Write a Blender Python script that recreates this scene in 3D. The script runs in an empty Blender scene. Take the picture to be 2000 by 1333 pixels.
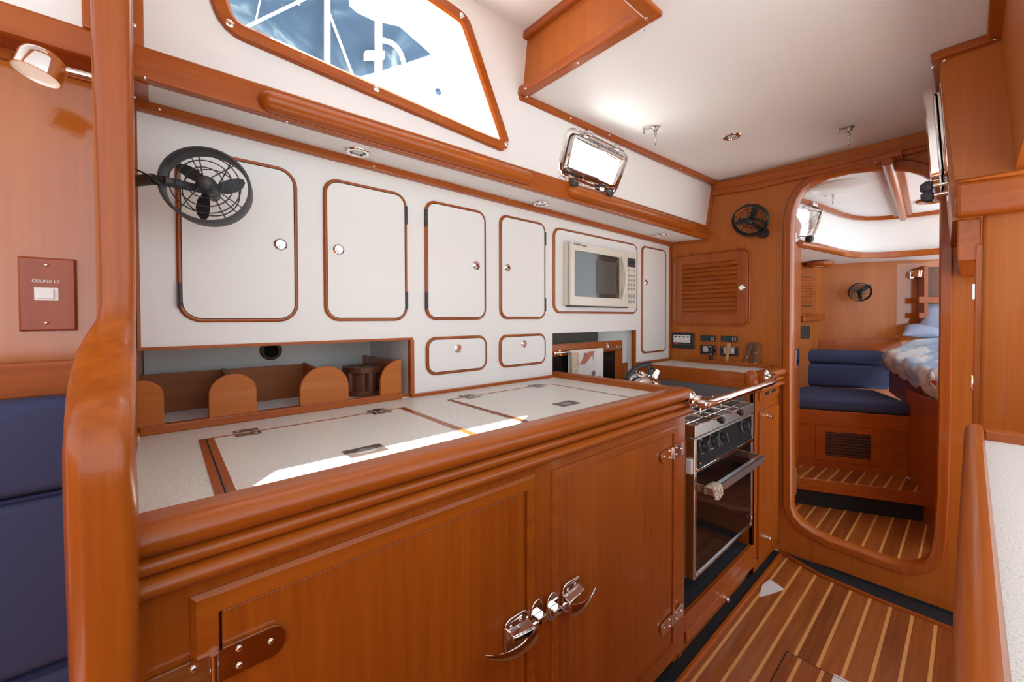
import bpy, bmesh, math, random
from mathutils import Vector, Matrix
random.seed(7)
SC = bpy.context.scene
COL = SC.collection
PI = math.pi

# ------------------------------------------------------------------ camera
CAM_Z = 1.25
YAW, PITCH, ROLL, FPX, CPY = 0.853403945, -0.0180097182, 0.0021153117, 781.64, 635.39
_f = Vector((math.cos(YAW)*math.cos(PITCH), math.sin(YAW)*math.cos(PITCH), math.sin(PITCH)))
_r = Vector((math.sin(YAW), -math.cos(YAW), 0.0))
_d = _f.cross(_r)
_r2 = _r*math.cos(ROLL) + _d*math.sin(ROLL)
_d2 = -_r*math.sin(ROLL) + _d*math.cos(ROLL)
CAM = Vector((0, 0, CAM_Z))
cam_data = bpy.data.cameras.new('camera')
cam = bpy.data.objects.new('camera', cam_data)
COL.objects.link(cam)
cam_data.sensor_width = 36.0
cam_data.lens = 36.0*FPX/2000.0
cam_data.shift_y = (CPY - 666.5)/2000.0
cam_data.clip_start = 0.02
_m = Matrix((_r2, -_d2, -_f)).transposed().to_4x4()
_m.translation = CAM
cam.matrix_world = _m
SC.camera = cam

# measuring helpers: photo pixel -> point on a real surface
def ray(x, y):
    return _r2*((x-1000)/FPX) + _d2*((y-CPY)/FPX) + _f
def onX(x, y, v):
    d = ray(x, y); return CAM + d*((v-CAM.x)/d.x)
def onY(x, y, v):
    d = ray(x, y); return CAM + d*((v-CAM.y)/d.y)
def onZ(x, y, v):
    d = ray(x, y); return CAM + d*((v-CAM.z)/d.z)
def onP(x, y, p0, n):
    d = ray(x, y); n = Vector(n); return CAM + d*((Vector(p0)-CAM).dot(n)/d.dot(n))

# ------------------------------------------------------------------ light
world = bpy.data.worlds.new('sky'); SC.world = world; world.use_nodes = True
_bg = world.node_tree.nodes['Background']
_bg.inputs[1].default_value = 1.55
_wt = world.node_tree; _tc = _wt.nodes.new('ShaderNodeTexCoord'); _sx = _wt.nodes.new('ShaderNodeSeparateXYZ'); _wr = _wt.nodes.new('ShaderNodeValToRGB')
_wa = _wt.nodes.new('ShaderNodeMath'); _wa.operation = 'MULTIPLY_ADD'; _wa.inputs[1].default_value = 0.5; _wa.inputs[2].default_value = 0.5
_wt.links.new(_tc.outputs['Generated'], _sx.inputs[0]); _wt.links.new(_sx.outputs['Z'], _wa.inputs[0]); _wt.links.new(_wa.outputs[0], _wr.inputs['Fac'])
_wr.color_ramp.elements[0].position = 0.36; _wr.color_ramp.elements[0].color = (1.46, 1.58, 1.62, 1)   # added brightness from below, lifts the ceiling
_wr.color_ramp.elements[1].position = 0.62; _wr.color_ramp.elements[1].color = (0.78, 0.88, 0.97, 1)   # hazy sky
_wt.links.new(_wr.outputs['Color'], _bg.inputs[0])
SUN_DIR = Vector((-0.045, -0.27, -0.92)).normalized()
sun_d = bpy.data.lights.new('sun', 'SUN'); sun_d.energy = 38.0; sun_d.angle = 0.009; sun_d.color = (1.0, 0.97, 0.92)
sun = bpy.data.objects.new('sun', sun_d); COL.objects.link(sun)
sun.rotation_euler = SUN_DIR.to_track_quat('-Z', 'Y').to_euler(); sun.location = (0, 3, 6)
vs = SC.view_settings
vs.view_transform = 'Standard'; vs.look = 'None'; vs.gamma = 1.0; vs.use_curve_mapping = False
vs.exposure = 0.50
SC.display_settings.display_device = 'sRGB'

# ------------------------------------------------------------------ materials
def _mat(name):
    m = bpy.data.materials.new(name); m.use_nodes = True
    nt = m.node_tree; b = nt.nodes['Principled BSDF']
    return m, nt, b
def plain(name, col, rough=0.5, metal=0.0, coat=0.0, emit=None, spec=0.5, noise=0.04, nscale=40.0, bump=0.0):
    m, nt, b = _mat(name)
    b.inputs['Roughness'].default_value = rough; b.inputs['Metallic'].default_value = metal
    b.inputs['Coat Weight'].default_value = coat; b.inputs['Specular IOR Level'].default_value = spec
    b.inputs['Coat Roughness'].default_value = 0.12
    tc = nt.nodes.new('ShaderNodeTexCoord'); nz = nt.nodes.new('ShaderNodeTexNoise')
    nz.inputs['Scale'].default_value = nscale; nz.inputs['Detail'].default_value = 3
    nt.links.new(tc.outputs['Object'], nz.inputs['Vector'])
    mx = nt.nodes.new('ShaderNodeMix'); mx.data_type = 'RGBA'
    nt.links.new(nz.outputs['Fac'], mx.inputs['Factor'])
    mx.inputs['A'].default_value = tuple(c*(1-noise) for c in col)+(1,)
    mx.inputs['B'].default_value = tuple(min(1, c*(1+noise)) for c in col)+(1,)
    nt.links.new(mx.outputs['Result'], b.inputs['Base Color'])
    if bump:
        bp = nt.nodes.new('ShaderNodeBump'); bp.inputs['Strength'].default_value = bump; bp.inputs['Distance'].default_value = 0.002
        nt.links.new(nz.outputs['Fac'], bp.inputs['Height']); nt.links.new(bp.outputs['Normal'], b.inputs['Normal'])
    if emit:
        b.inputs['Emission Color'].default_value = tuple(emit[:3])+(1,); b.inputs['Emission Strength'].default_value = emit[3]
    return m
def wood(name, axis, light, dark, rough=0.32, coat=0.22, fine=1.0):
    m, nt, b = _mat(name)
    tc = nt.nodes.new('ShaderNodeTexCoord'); mp = nt.nodes.new('ShaderNodeMapping')
    s = [70.0*fine]*3; s[axis] = 2.2
    mp.inputs['Scale'].default_value = s
    nt.links.new(tc.outputs['Object'], mp.inputs['Vector'])
    n1 = nt.nodes.new('ShaderNodeTexNoise'); n1.inputs['Scale'].default_value = 1.0; n1.inputs['Detail'].default_value = 6; n1.inputs['Roughness'].default_value = 0.65
    nt.links.new(mp.outputs['Vector'], n1.inputs['Vector'])
    mp2 = nt.nodes.new('ShaderNodeMapping'); s2 = [9.0]*3; s2[axis] = 0.5; mp2.inputs['Scale'].default_value = s2
    nt.links.new(tc.outputs['Object'], mp2.inputs['Vector'])
    n2 = nt.nodes.new('ShaderNodeTexNoise'); n2.inputs['Scale'].default_value = 1.0; n2.inputs['Detail'].default_value = 2
    nt.links.new(mp2.outputs['Vector'], n2.inputs['Vector'])
    ad = nt.nodes.new('ShaderNodeMath'); ad.operation = 'MULTIPLY_ADD'; ad.inputs[1].default_value = 0.6
    sc = nt.nodes.new('ShaderNodeMath'); sc.operation = 'MULTIPLY'; sc.inputs[1].default_value = 0.4
    nt.links.new(n2.outputs['Fac'], sc.inputs[0])
    nt.links.new(n1.outputs['Fac'], ad.inputs[0]); nt.links.new(sc.outputs[0], ad.inputs[2])
    rp = nt.nodes.new('ShaderNodeValToRGB')
    rp.color_ramp.elements[0].position = 0.30; rp.color_ramp.elements[0].color = tuple(dark)+(1,)
    rp.color_ramp.elements[1].position = 0.68; rp.color_ramp.elements[1].color = tuple(light)+(1,)
    nt.links.new(ad.outputs[0], rp.inputs['Fac']); nt.links.new(rp.outputs['Color'], b.inputs['Base Color'])
    b.inputs['Roughness'].default_value = rough; b.inputs['Coat Weight'].default_value = coat; b.inputs['Coat Roughness'].default_value = 0.08; b.inputs['Specular IOR Level'].default_value = 0.35
    return m
TL, TD = (0.44, 0.106, 0.008), (0.26, 0.049, 0.004)
VL, VD = (0.49, 0.145, 0.016), (0.37, 0.092, 0.009)
TX, TY, TZ = [wood('varnished_teak_'+n, i, TL, TD) for i, n in enumerate(('lengthwise', 'crosswise', 'upright'))]
VX, VY, VZ = [wood('teak_veneer_'+n, i, VL, VD, rough=0.38, coat=0.12) for i, n in enumerate(('lengthwise', 'crosswise', 'upright'))]
SHELFWOOD = wood('oiled_teak_shelf', 0, (0.40, 0.125, 0.032), (0.26, 0.07, 0.016), rough=0.5, coat=0.05)
DARKWOOD = wood('dark_turned_wood', 2, (0.16, 0.05, 0.022), (0.07, 0.022, 0.011), rough=0.4, coat=0.2)
def holly_floor(name, origin, ang, pitch, w):
    m, nt, b = _mat(name)
    tc = nt.nodes.new('ShaderNodeTexCoord'); mp = nt.nodes.new('ShaderNodeMapping')
    mp.vector_type = 'TEXTURE'
    mp.inputs['Location'].default_value = (origin[0], origin[1], 0); mp.inputs['Rotation'].default_value = (0, 0, ang)
    nt.links.new(tc.outputs['Object'], mp.inputs['Vector'])
    sp = nt.nodes.new('ShaderNodeSeparateXYZ'); nt.links.new(mp.outputs['Vector'], sp.inputs[0])
    dv = nt.nodes.new('ShaderNodeMath'); dv.operation = 'DIVIDE'; dv.inputs[1].default_value = pitch; nt.links.new(sp.outputs['Y'], dv.inputs[0])
    a5 = nt.nodes.new('ShaderNodeMath'); a5.operation = 'ADD'; a5.inputs[1].default_value = 100.5; nt.links.new(dv.outputs[0], a5.inputs[0])
    fr = nt.nodes.new('ShaderNodeMath'); fr.operation = 'FRACT'; nt.links.new(a5.outputs[0], fr.inputs[0])
    sb = nt.nodes.new('ShaderNodeMath'); sb.operation = 'SUBTRACT'; sb.inputs[1].default_value = 0.5; nt.links.new(fr.outputs[0], sb.inputs[0])
    ab = nt.nodes.new('ShaderNodeMath'); ab.operation = 'ABSOLUTE'; nt.links.new(sb.outputs[0], ab.inputs[0])
    lt = nt.nodes.new('ShaderNodeMath'); lt.operation = 'LESS_THAN'; lt.inputs[1].default_value = w/pitch/2; nt.links.new(ab.outputs[0], lt.inputs[0])
    fl = nt.nodes.new('ShaderNodeMath'); fl.operation = 'FLOOR'; nt.links.new(dv.outputs[0], fl.inputs[0])
    wn = nt.nodes.new('ShaderNodeTexWhiteNoise'); wn.noise_dimensions = '1D'; nt.links.new(fl.outputs[0], wn.inputs['W'])
    m2 = nt.nodes.new('ShaderNodeMapping'); m2.inputs['Scale'].default_value = (3, 55, 55); nt.links.new(mp.outputs['Vector'], m2.inputs['Vector'])
    nz = nt.nodes.new('ShaderNodeTexNoise'); nz.inputs['Scale'].default_value = 1; nz.inputs['Detail'].default_value = 5; nt.links.new(m2.outputs['Vector'], nz.inputs['Vector'])
    av = nt.nodes.new('ShaderNodeMath'); av.operation = 'MULTIPLY_ADD'; av.inputs[1].default_value = 0.35; nt.links.new(wn.outputs['Value'], av.inputs[0])
    nt.links.new(nz.outputs['Fac'], av.inputs[2])
    rp = nt.nodes.new('ShaderNodeValToRGB'); rp.color_ramp.elements[0].position = .35; rp.color_ramp.elements[1].position = .95
    rp.color_ramp.elements[0].color = (0.185, 0.044, 0.008, 1); rp.color_ramp.elements[1].color = (0.38, 0.112, 0.021, 1)
    nt.links.new(av.outputs[0], rp.inputs['Fac'])
    mx = nt.nodes.new('ShaderNodeMix'); mx.data_type = 'RGBA'
    nt.links.new(lt.outputs[0], mx.inputs['Factor']); nt.links.new(rp.outputs['Color'], mx.inputs['A']); mx.inputs['B'].default_value = (0.72, 0.36, 0.11, 1)
    nt.links.new(mx.outputs['Result'], b.inputs['Base Color'])
    b.inputs['Roughness'].default_value = 0.3; b.inputs['Coat Weight'].default_value = 0.4; b.inputs['Coat Roughness'].default_value = 0.12
    return m
def speckle(name, base, spot, rough=0.4, scale=420.0, thr=0.62):
    m, nt, b = _mat(name)
    tc = nt.nodes.new('ShaderNodeTexCoord'); nz = nt.nodes.new('ShaderNodeTexNoise'); nz.inputs['Scale'].default_value = scale; nz.inputs['Detail'].default_value = 2
    nt.links.new(tc.outputs['Object'], nz.inputs['Vector'])
    rp = nt.nodes.new('ShaderNodeValToRGB'); rp.color_ramp.elements[0].position = thr-.12; rp.color_ramp.elements[1].position = thr+.06
    rp.color_ramp.elements[0].color = tuple(base)+(1,); rp.color_ramp.elements[1].color = tuple(spot)+(1,)
    nt.links.new(nz.outputs['Fac'], rp.inputs['Fac']); nt.links.new(rp.outputs['Color'], b.inputs['Base Color'])
    b.inputs['Roughness'].default_value = rough
    return m
def headliner():
    m, nt, b = _mat('white_vinyl_headliner')
    tc = nt.nodes.new('ShaderNodeTexCoord'); vo = nt.nodes.new('ShaderNodeTexVoronoi'); vo.inputs['Scale'].default_value = 190; vo.inputs['Randomness'].default_value = 0.0
    nt.links.new(tc.outputs['Object'], vo.inputs['Vector'])
    bp = nt.nodes.new('ShaderNodeBump'); bp.inputs['Strength'].default_value = 0.35; bp.inputs['Distance'].default_value = 0.001
    nt.links.new(vo.outputs['Distance'], bp.inputs['Height']); nt.links.new(bp.outputs['Normal'], b.inputs['Normal'])
    b.inputs['Base Color'].default_value = (0.885, 0.905, 0.905, 1); b.inputs['Roughness'].default_value = 0.6
    return m
def ramp_noise(name, stops, scale, rough, detail=2.0, dist=0.0, bump=0.0):
    m, nt, b = _mat(name)
    tc = nt.nodes.new('ShaderNodeTexCoord'); nz = nt.nodes.new('ShaderNodeTexNoise'); nz.inputs['Scale'].default_value = scale
    nz.inputs['Detail'].default_value = detail; nz.inputs['Distortion'].default_value = dist
    nt.links.new(tc.outputs['Object'], nz.inputs['Vector'])
    rp = nt.nodes.new('ShaderNodeValToRGB'); e = rp.color_ramp.elements
    e[0].position = stops[0][0]; e[0].color = tuple(stops[0][1])+(1,)
    e[1].position = stops[-1][0]; e[1].color = tuple(stops[-1][1])+(1,)
    for p, c in stops[1:-1]:
        k = e.new(p); k.color = tuple(c)+(1,)
    nt.links.new(nz.outputs['Fac'], rp.inputs['Fac']); nt.links.new(rp.outputs['Color'], b.inputs['Base Color'])
    if bump:
        bp = nt.nodes.new('ShaderNodeBump'); bp.inputs['Strength'].default_value = bump; bp.inputs['Distance'].default_value = .004
        nt.links.new(nz.outputs['Fac'], bp.inputs['Height']); nt.links.new(bp.outputs['Normal'], b.inputs['Normal'])
    b.inputs['Roughness'].default_value = rough
    return m
def glassy(name, tint=(1, 1, 1), mirror=0.06):
    m = bpy.data.materials.new(name); m.use_nodes = True; nt = m.node_tree; nt.nodes.clear()
    out = nt.nodes.new('ShaderNodeOutputMaterial'); tr = nt.nodes.new('ShaderNodeBsdfTransparent'); gl = nt.nodes.new('ShaderNodeBsdfGlossy')
    tr.inputs[0].default_value = tuple(tint)+(1,); gl.inputs['Roughness'].default_value = 0.02
    mx = nt.nodes.new('ShaderNodeMixShader'); fr = nt.nodes.new('ShaderNodeLayerWeight'); fr.inputs['Blend'].default_value = 0.15
    ml = nt.nodes.new('ShaderNodeMath'); ml.operation = 'MULTIPLY'; ml.inputs[1].default_value = 0.5
    nt.links.new(fr.outputs['Fresnel'], ml.inputs[0])
    nt.links.new(ml.outputs[0], mx.inputs['Fac']); nt.links.new(tr.outputs[0], mx.inputs[1]); nt.links.new(gl.outputs[0], mx.inputs[2])
    nt.links.new(mx.outputs[0], out.inputs['Surface'])
    return m
WHITE = plain('white_laminate', (0.82, 0.82, 0.80), 0.38, noise=0.015, nscale=300)
WALLWHITE = plain('white_painted_panel', (0.83, 0.835, 0.825), 0.5, noise=0.015, nscale=200)
LINER = headliner()
COUNTER = speckle('speckled_white_worktop', (0.74, 0.735, 0.70), (0.55, 0.53, 0.49))
CHROME = plain('polished_chrome', (0.86, 0.85, 0.84), 0.07, 1.0, noise=0.0)
HOOKMETAL = plain('dull_cast_metal', (0.42, 0.42, 0.38), 0.32, 1.0, noise=0.0)
STEEL = plain('brushed_steel', (0.60, 0.58, 0.55), 0.27, 1.0, noise=0.05, nscale=120)
TEAKREFL = plain('steel_painted_teak_reflection', (0.22, 0.17, 0.145), 0.3, 0.9, noise=0.1)  # polished steel; the teak it reflects is put into the base colour
BLACK = plain('black_plastic', (0.018, 0.019, 0.021), 0.4, noise=0.1)
GREYBLACK = plain('charcoal_plastic', (0.045, 0.048, 0.053), 0.45, noise=0.1)
ENAMEL = plain('black_enamel', (0.008, 0.008, 0.009), 0.42, noise=0.1, spec=0.10)
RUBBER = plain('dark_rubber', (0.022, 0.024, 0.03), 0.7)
CARPET = plain('charcoal_kick_carpet', (0.014, 0.014, 0.018), 0.95, noise=0.5, nscale=400)
NAVY = plain('navy_upholstery', (0.043, 0.056, 0.132), 0.9, noise=0.22, nscale=260, bump=0.3)
NAVYPIPE = plain('navy_piping', (0.02, 0.024, 0.09), 0.9)
PLASTIC = plain('white_plastic', (0.78, 0.77, 0.74), 0.3)
IVORY = plain('ivory_plastic', (0.72, 0.68, 0.585), 0.3, coat=0.2, noise=0.01)
GREYTXT = plain('grey_print', (0.10, 0.10, 0.10), 0.6)
WHITETXT = plain('white_print', (0.85, 0.85, 0.82), 0.6)
REDPRINT = plain('red_print', (0.50, 0.05, 0.03), 0.6)
LCD = plain('dark_green_display', (0.012, 0.055, 0.055), 0.25)
MWGLASS = plain('smoked_oven_glass', (0.05, 0.043, 0.036), 0.08, noise=0.1, coat=0.6)
GLASS = glassy('clear_window_glass')
DARKGLASS = plain('dark_glass', (0.008, 0.007, 0.007), 0.10, spec=0.3)
LENS = plain('pale_lamp_lens', (0.75, 0.72, 0.66), 0.25, emit=(1.0, 0.9, 0.75, 0.25))
BULB = plain('lamp_glass', (0.50, 0.49, 0.46), 0.15, emit=(1.0, 0.9, 0.78, 0.05))
MESH = speckle('white_mesh_liner', (0.88, 0.88, 0.88), (0.62, 0.63, 0.64), 0.8, 260, 0.58)
HANDLEWOOD = wood('worn_knife_wood', 2, (0.20, 0.095, 0.045), (0.10, 0.042, 0.02), 0.6, 0)
PALEWOOD = wood('pale_knife_wood', 2, (0.58, 0.33, 0.15), (0.42, 0.21, 0.085), 0.55, 0)
PAPER = plain('white_paper', (0.74, 0.70, 0.68), 0.8)
TOWELM = ramp_noise('printed_cotton', [(0.0, (0.72, 0.66, 0.63)), (0.40, (0.78, 0.72, 0.68)), (0.5, (0.80, 0.75, 0.71)), (1, (0.83, 0.78, 0.74))], 9, 0.9, 2, .5, 0.1)
TOWELS = ramp_noise('printed_cotton_border', [(0.0, (0.40, 0.22, 0.12)), (0.45, (0.62, 0.50, 0.36)), (1, (0.80, 0.73, 0.60))], 45, 0.9, 3, 1.0, 0.2)
TOWELR = plain('rust_print', (0.55, 0.17, 0.12), 0.9, noise=0.3, nscale=200)
CROCHET = speckle('crochet_cotton', (0.62, 0.54, 0.41), (0.06, 0.05, 0.045), 0.9, 130, 0.62)
DUVETM = ramp_noise('pale_blue_floral_cotton', [(0.0, (0.20, 0.27, 0.45)), (0.44, (0.31, 0.40, 0.56)), (0.53, (0.50, 0.57, 0.66)), (0.585, (0.68, 0.68, 0.65)), (0.61, (0.55, 0.42, 0.32)), (0.63, (0.60, 0.62, 0.64)), (1, (0.27, 0.35, 0.52))], 5.0, 0.9, 3.0, 1.2, 0.5)
PILLOWM = plain('pale_blue_cotton', (0.36, 0.44, 0.60), 0.9, noise=0.15, nscale=12)
CANVAS = ramp_noise('blue_boat_canvas', [(0.0, (0.006, 0.018, 0.042)), (0.44, (0.016, 0.040, 0.075)), (0.56, (0.032, 0.064, 0.10)), (0.66, (0.11, 0.15, 0.175)), (1, (0.25, 0.30, 0.32))], 4.5, 0.7, 4, 1.5)
GELCOAT = plain('white_gelcoat', (0.86, 0.86, 0.85), 0.3)
HOLE = plain('dark_hollow', (0.004, 0.004, 0.004), 0.9)
FLOORM = holly_floor('teak_and_holly_sole', (0, 0.078), 0.0, 0.0667, 0.0105)

# ------------------------------------------------------------------ mesh helpers
def V(*a): return Vector(a)
def box(x0, x1, y0, y1, z0, z1):
    v = [(x, y, z) for x in (x0, x1) for y in (y0, y1) for z in (z0, z1)]
    f = [(0, 1, 3, 2), (4, 6, 7, 5), (0, 4, 5, 1), (2, 3, 7, 6), (0, 2, 6, 4), (1, 5, 7, 3)]
    return v, f
def obox(o, a, b, c):
    o, a, b, c = map(Vector, (o, a, b, c))
    v = [o + a*i + b*j + c*k for i in (0, 1) for j in (0, 1) for k in (0, 1)]
    f = [(0, 1, 3, 2), (4, 6, 7, 5), (0, 4, 5, 1), (2, 3, 7, 6), (0, 2, 6, 4), (1, 5, 7, 3)]
    return v, f
def merge(*gs):
    V_, F_ = [], []
    for v, f in gs:
        n = len(V_); V_ += list(v); F_ += [tuple(i+n for i in q) for q in f]
    return V_, F_
def extr(poly, vec):
    n = len(poly); vec = Vector(vec)
    p = [Vector(q) for q in poly]; v = p + [q+vec for q in p]
    f = [tuple(range(n)), tuple(range(2*n-1, n-1, -1))] + [(i, (i+1) % n, (i+1) % n+n, i+n) for i in range(n)]
    return v, f
def loft(rings, caps=True, closed=False):
    n = len(rings[0]); v = [Vector(p) for r in rings for p in r]; f = []
    m = len(rings)
    for k in range(m if closed else m-1):
        a = k*n; b = ((k+1) % m)*n
        f += [(a+i, a+(i+1) % n, b+(i+1) % n, b+i) for i in range(n)]
    if caps and not closed:
        f += [tuple(range(n-1, -1, -1)), tuple(range((m-1)*n, m*n))]
    return v, f
def ring(outer, inner, vec):
    n = len(outer); vec = Vector(vec); o = [Vector(p) for p in outer]; i_ = [Vector(p) for p in inner]
    v = o + i_ + [p+vec for p in o] + [p+vec for p in i_]
    f = []
    for i in range(n):
        j = (i+1) % n
        f += [(i, j, n+j, n+i), (2*n+i, 3*n+i, 3*n+j, 2*n+j), (i, 2*n+i, 2*n+j, j), (n+i, n+j, 3*n+j, 3*n+i)]
    return v, f
def plate(outer, holes, vec):
    bm = bmesh.new(); es = []
    for lp in [outer]+list(holes):
        vs_ = [bm.verts.new(Vector(p)) for p in lp]
        es += [bm.edges.new((vs_[i], vs_[(i+1) % len(vs_)])) for i in range(len(vs_))]
    bmesh.ops.triangle_fill(bm, use_beauty=True, use_dissolve=False, edges=es)
    r = bmesh.ops.extrude_face_region(bm, geom=list(bm.faces))
    bmesh.ops.translate(bm, vec=Vector(vec), verts=[g for g in r['geom'] if isinstance(g, bmesh.types.BMVert)])
    bm.verts.index_update()
    v = [w.co.copy() for w in bm.verts]; f = [tuple(w.index for w in q.verts) for q in bm.faces]
    bm.free(); return v, f
def frames(pts, closed=False):
    P = [Vector(p) for p in pts]; n = len(P); T = []
    for i in range(n):
        if closed: t = P[(i+1) % n]-P[i-1]
        else: t = P[min(i+1, n-1)]-P[max(i-1, 0)]
        T.append(t.normalized())
    a = Vector((0, 0, 1)) if abs(T[0].z) < .9 else Vector((1, 0, 0))
    N = (a - T[0]*a.dot(T[0])).normalized(); out = []
    for i in range(n):
        N = (N - T[i]*N.dot(T[i])).normalized(); out.append((P[i], N.copy(), T[i].cross(N)))
    return out
def tube(pts, r, n=10, closed=False):
    fr = frames(pts, closed); rr = r if isinstance(r, (list, tuple)) else [r]*len(fr)
    rings = [[p + a*(math.cos(2*PI*k/n)*q) + b*(math.sin(2*PI*k/n)*q) for k in range(n)] for (p, a, b), q in zip(fr, rr)]
    return loft(rings, True, closed)
def rod(a, b, r, n=12): return tube([a, b], r, n)
def basis(axis):
    z = Vector(axis).normalized(); a = Vector((0, 0, 1)) if abs(z.z) < .9 else Vector((1, 0, 0))
    x = a.cross(z).normalized(); return x, z.cross(x), z
def lathe(c, axis, prof, n=20, caps=True):
    x, y, z = basis(axis); c = Vector(c)
    rings = [[c + z*h + x*(r*math.cos(2*PI*k/n)) + y*(r*math.sin(2*PI*k/n)) for k in range(n)] for r, h in prof]
    return loft(rings, caps)
def arc3(fn, a0, a1, n): return [fn(a0+(a1-a0)*i/n) for i in range(n+1)]
def rrect(a0, a1, b0, b1, r, n=6):
    out = []
    for cx, cy, s in ((a1-r, b1-r, 0), (a0+r, b1-r, 1), (a0+r, b0+r, 2), (a1-r, b0+r, 3)):
        for k in range(n+1):
            t = PI/2*(s+k/n); out.append((cx+r*math.cos(t), cy+r*math.sin(t)))
    return out
def rpoly(pts, r, n=5):
    P = [Vector(p) for p in pts]; out = []; m = len(P)
    for i in range(m):
        rr = r[i] if isinstance(r, (list, tuple)) else r
        a = (P[i-1]-P[i]); b = (P[(i+1) % m]-P[i]); d = min(rr, a.length*.45, b.length*.45)
        if rr <= 0: out.append(P[i]); continue
        p0 = P[i]+a.normalized()*d; p2 = P[i]+b.normalized()*d
        for k in range(n+1):
            t = k/n; out.append(p0*(1-t)**2 + P[i]*2*t*(1-t) + p2*t*t)
    return out
def root_of(o):
    while o.parent: o = o.parent
    return o
def part(name, geo, mat, parent=None, smooth=False, bevel=0.0, seg=2, kind=None, label=None, sub=0):
    v, f = geo
    off = root_of(parent).location if parent else Vector((0, 0, 0))
    me = bpy.data.meshes.new(name)
    me.from_pydata([tuple(Vector(p)-off) for p in v], [], [tuple(q) for q in f]); me.validate(); me.update()
    bm = bmesh.new(); bm.from_mesh(me); bmesh.ops.recalc_face_normals(bm, faces=bm.faces)
    if smooth is not False:
        ang = math.radians(50 if smooth is True else smooth)
        for q in bm.faces: q.smooth = True
        for e in bm.edges:
            if len(e.link_faces) == 2 and e.calc_face_angle(0) > ang: e.smooth = False
    bm.to_mesh(me); bm.free()
    me.materials.append(mat)
    o = bpy.data.objects.new(name, me); COL.objects.link(o)
    if parent: o.parent = parent
    if bevel:
        md = o.modifiers.new('bevel', 'BEVEL'); md.width = bevel; md.segments = seg; md.limit_method = 'ANGLE'; md.angle_limit = math.radians(40)
        md.harden_normals = False
    if sub:
        md = o.modifiers.new('sub', 'SUBSURF'); md.levels = sub; md.render_levels = sub
    if kind: o['kind'] = kind
    if label: o['label'] = label
    return o
def struct(name, geo, mat, **k): return part(name, geo, mat, None, kind='structure', **k)
def thing(name, label, cat, loc, group=None):
    o = bpy.data.objects.new(name, None); COL.objects.link(o); o.location = Vector(loc); o.empty_display_size = .05
    o['label'] = label; o['category'] = cat
    if group: o['group'] = group
    return o
def solo(name, label, cat, geo, mat, group=None, **k):
    c = sum((Vector(p) for p in geo[0]), Vector())/len(geo[0])
    lo = min(Vector(p).z for p in geo[0]); c.z = lo
    t = bpy.data.objects.new('tmp', None); t.location = c
    me_o = part(name, ([Vector(p)-c for p in geo[0]], geo[1]), mat, None, **k)
    me_o.location = c; bpy.data.objects.remove(t)
    me_o['label'] = label; me_o['category'] = cat
    if group: me_o['group'] = group
    return me_o
def text(name, s, size, o, xd, up, mat, parent, depth=0.0006):
    cu = bpy.data.curves.new(name, 'FONT'); cu.body = s; cu.size = size; cu.extrude = depth; cu.align_x = 'CENTER'; cu.align_y = 'CENTER'
    t = bpy.data.objects.new(name+'_src', cu); COL.objects.link(t)
    dg = bpy.context.evaluated_depsgraph_get(); me = bpy.data.meshes.new_from_object(t.evaluated_get(dg))
    COL.objects.unlink(t); bpy.data.objects.remove(t)
    xd = Vector(xd).normalized(); up = Vector(up).normalized(); zd = xd.cross(up)
    v = [Vector(o)+xd*w.co.x+up*w.co.y+zd*w.co.z for w in me.vertices]; f = [tuple(p.vertices) for p in me.polygons]
    return part(name, (v, f), mat, parent)
def copy_tree(o, delta, parent=None):
    c = o.copy(); COL.objects.link(c)
    if parent: c.parent = parent
    else: c.location = Vector(o.location)+Vector(delta)
    for ch in list(o.children): copy_tree(ch, delta, c)
    return c
def plan(pts, z0, z1): return extr([(x, y, z0) for x, y in pts], (0, 0, z1-z0))
# ================================================================== SETTING
WY, BX, FY = 1.275, 2.462, 0.66           # locker face, bulkhead, cabinet front
CZ = 0.975                                # worktop height
def W(x, y): return onY(x, y, WY)
def B(x, y): return onX(x, y, BX)
def pan_y(X, z): return 1.125-.030*X-.14*(z-1.77)
PAN_N = Vector((.030, 1, .14)); PAN_0 = Vector((0, 1.125, 1.77))
def PN(x, y, off=0.0): return onP(x, y, PAN_0-Vector((0, off, 0)), PAN_N)
def val_y(X): return 1.095-.024*X

# floor
struct('floor', box(-1.2, BX+.10, -1.2, 0.64, -.03, 0.0), FLOORM)
# raised lip where the sole meets the bulkhead, dark carpeted riser behind it
lp = [onZ(x, y, 0.0) for x, y in ((1524, 1081), (1600, 1126), (1722, 1178), (1858, 1232))]
lp = [V(p.x, p.y, 0) for p in lp]+[V(BX-.03, -.12, 0)]
rg = []
for p in lp[:-1]+[V(lp[-2].x, -.12, 0)]:
    rg.append([p+V(-.006, 0, 0.0), p+V(-.006, 0, .010), p+V(0.008, 0, .012), p+V(.010, 0, 0)])
struct('trim_1', loft(rg), TY)
struct('trim_2', plan([(p.x+.008, p.y) for p in lp[:-1]]+[(lp[-2].x+.008, -.12), (BX-.002, -.12), (BX-.002, .66)], 0.0, 0.008), CARPET)
struct('trim_27', extr([V(BX-.003, .655, .001), V(BX-.003, -.12, .001), V(BX-.003, -.12, .022), V(BX-.003, .40, .018)], (.003, 0, 0)), CARPET)

# locker face wall: the white panel itself belongs to the locker bank; hull side behind it
struct('wall_port', box(-.10, 3.0, 1.66, 1.69, 0, 1.76), WALLWHITE)

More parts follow.
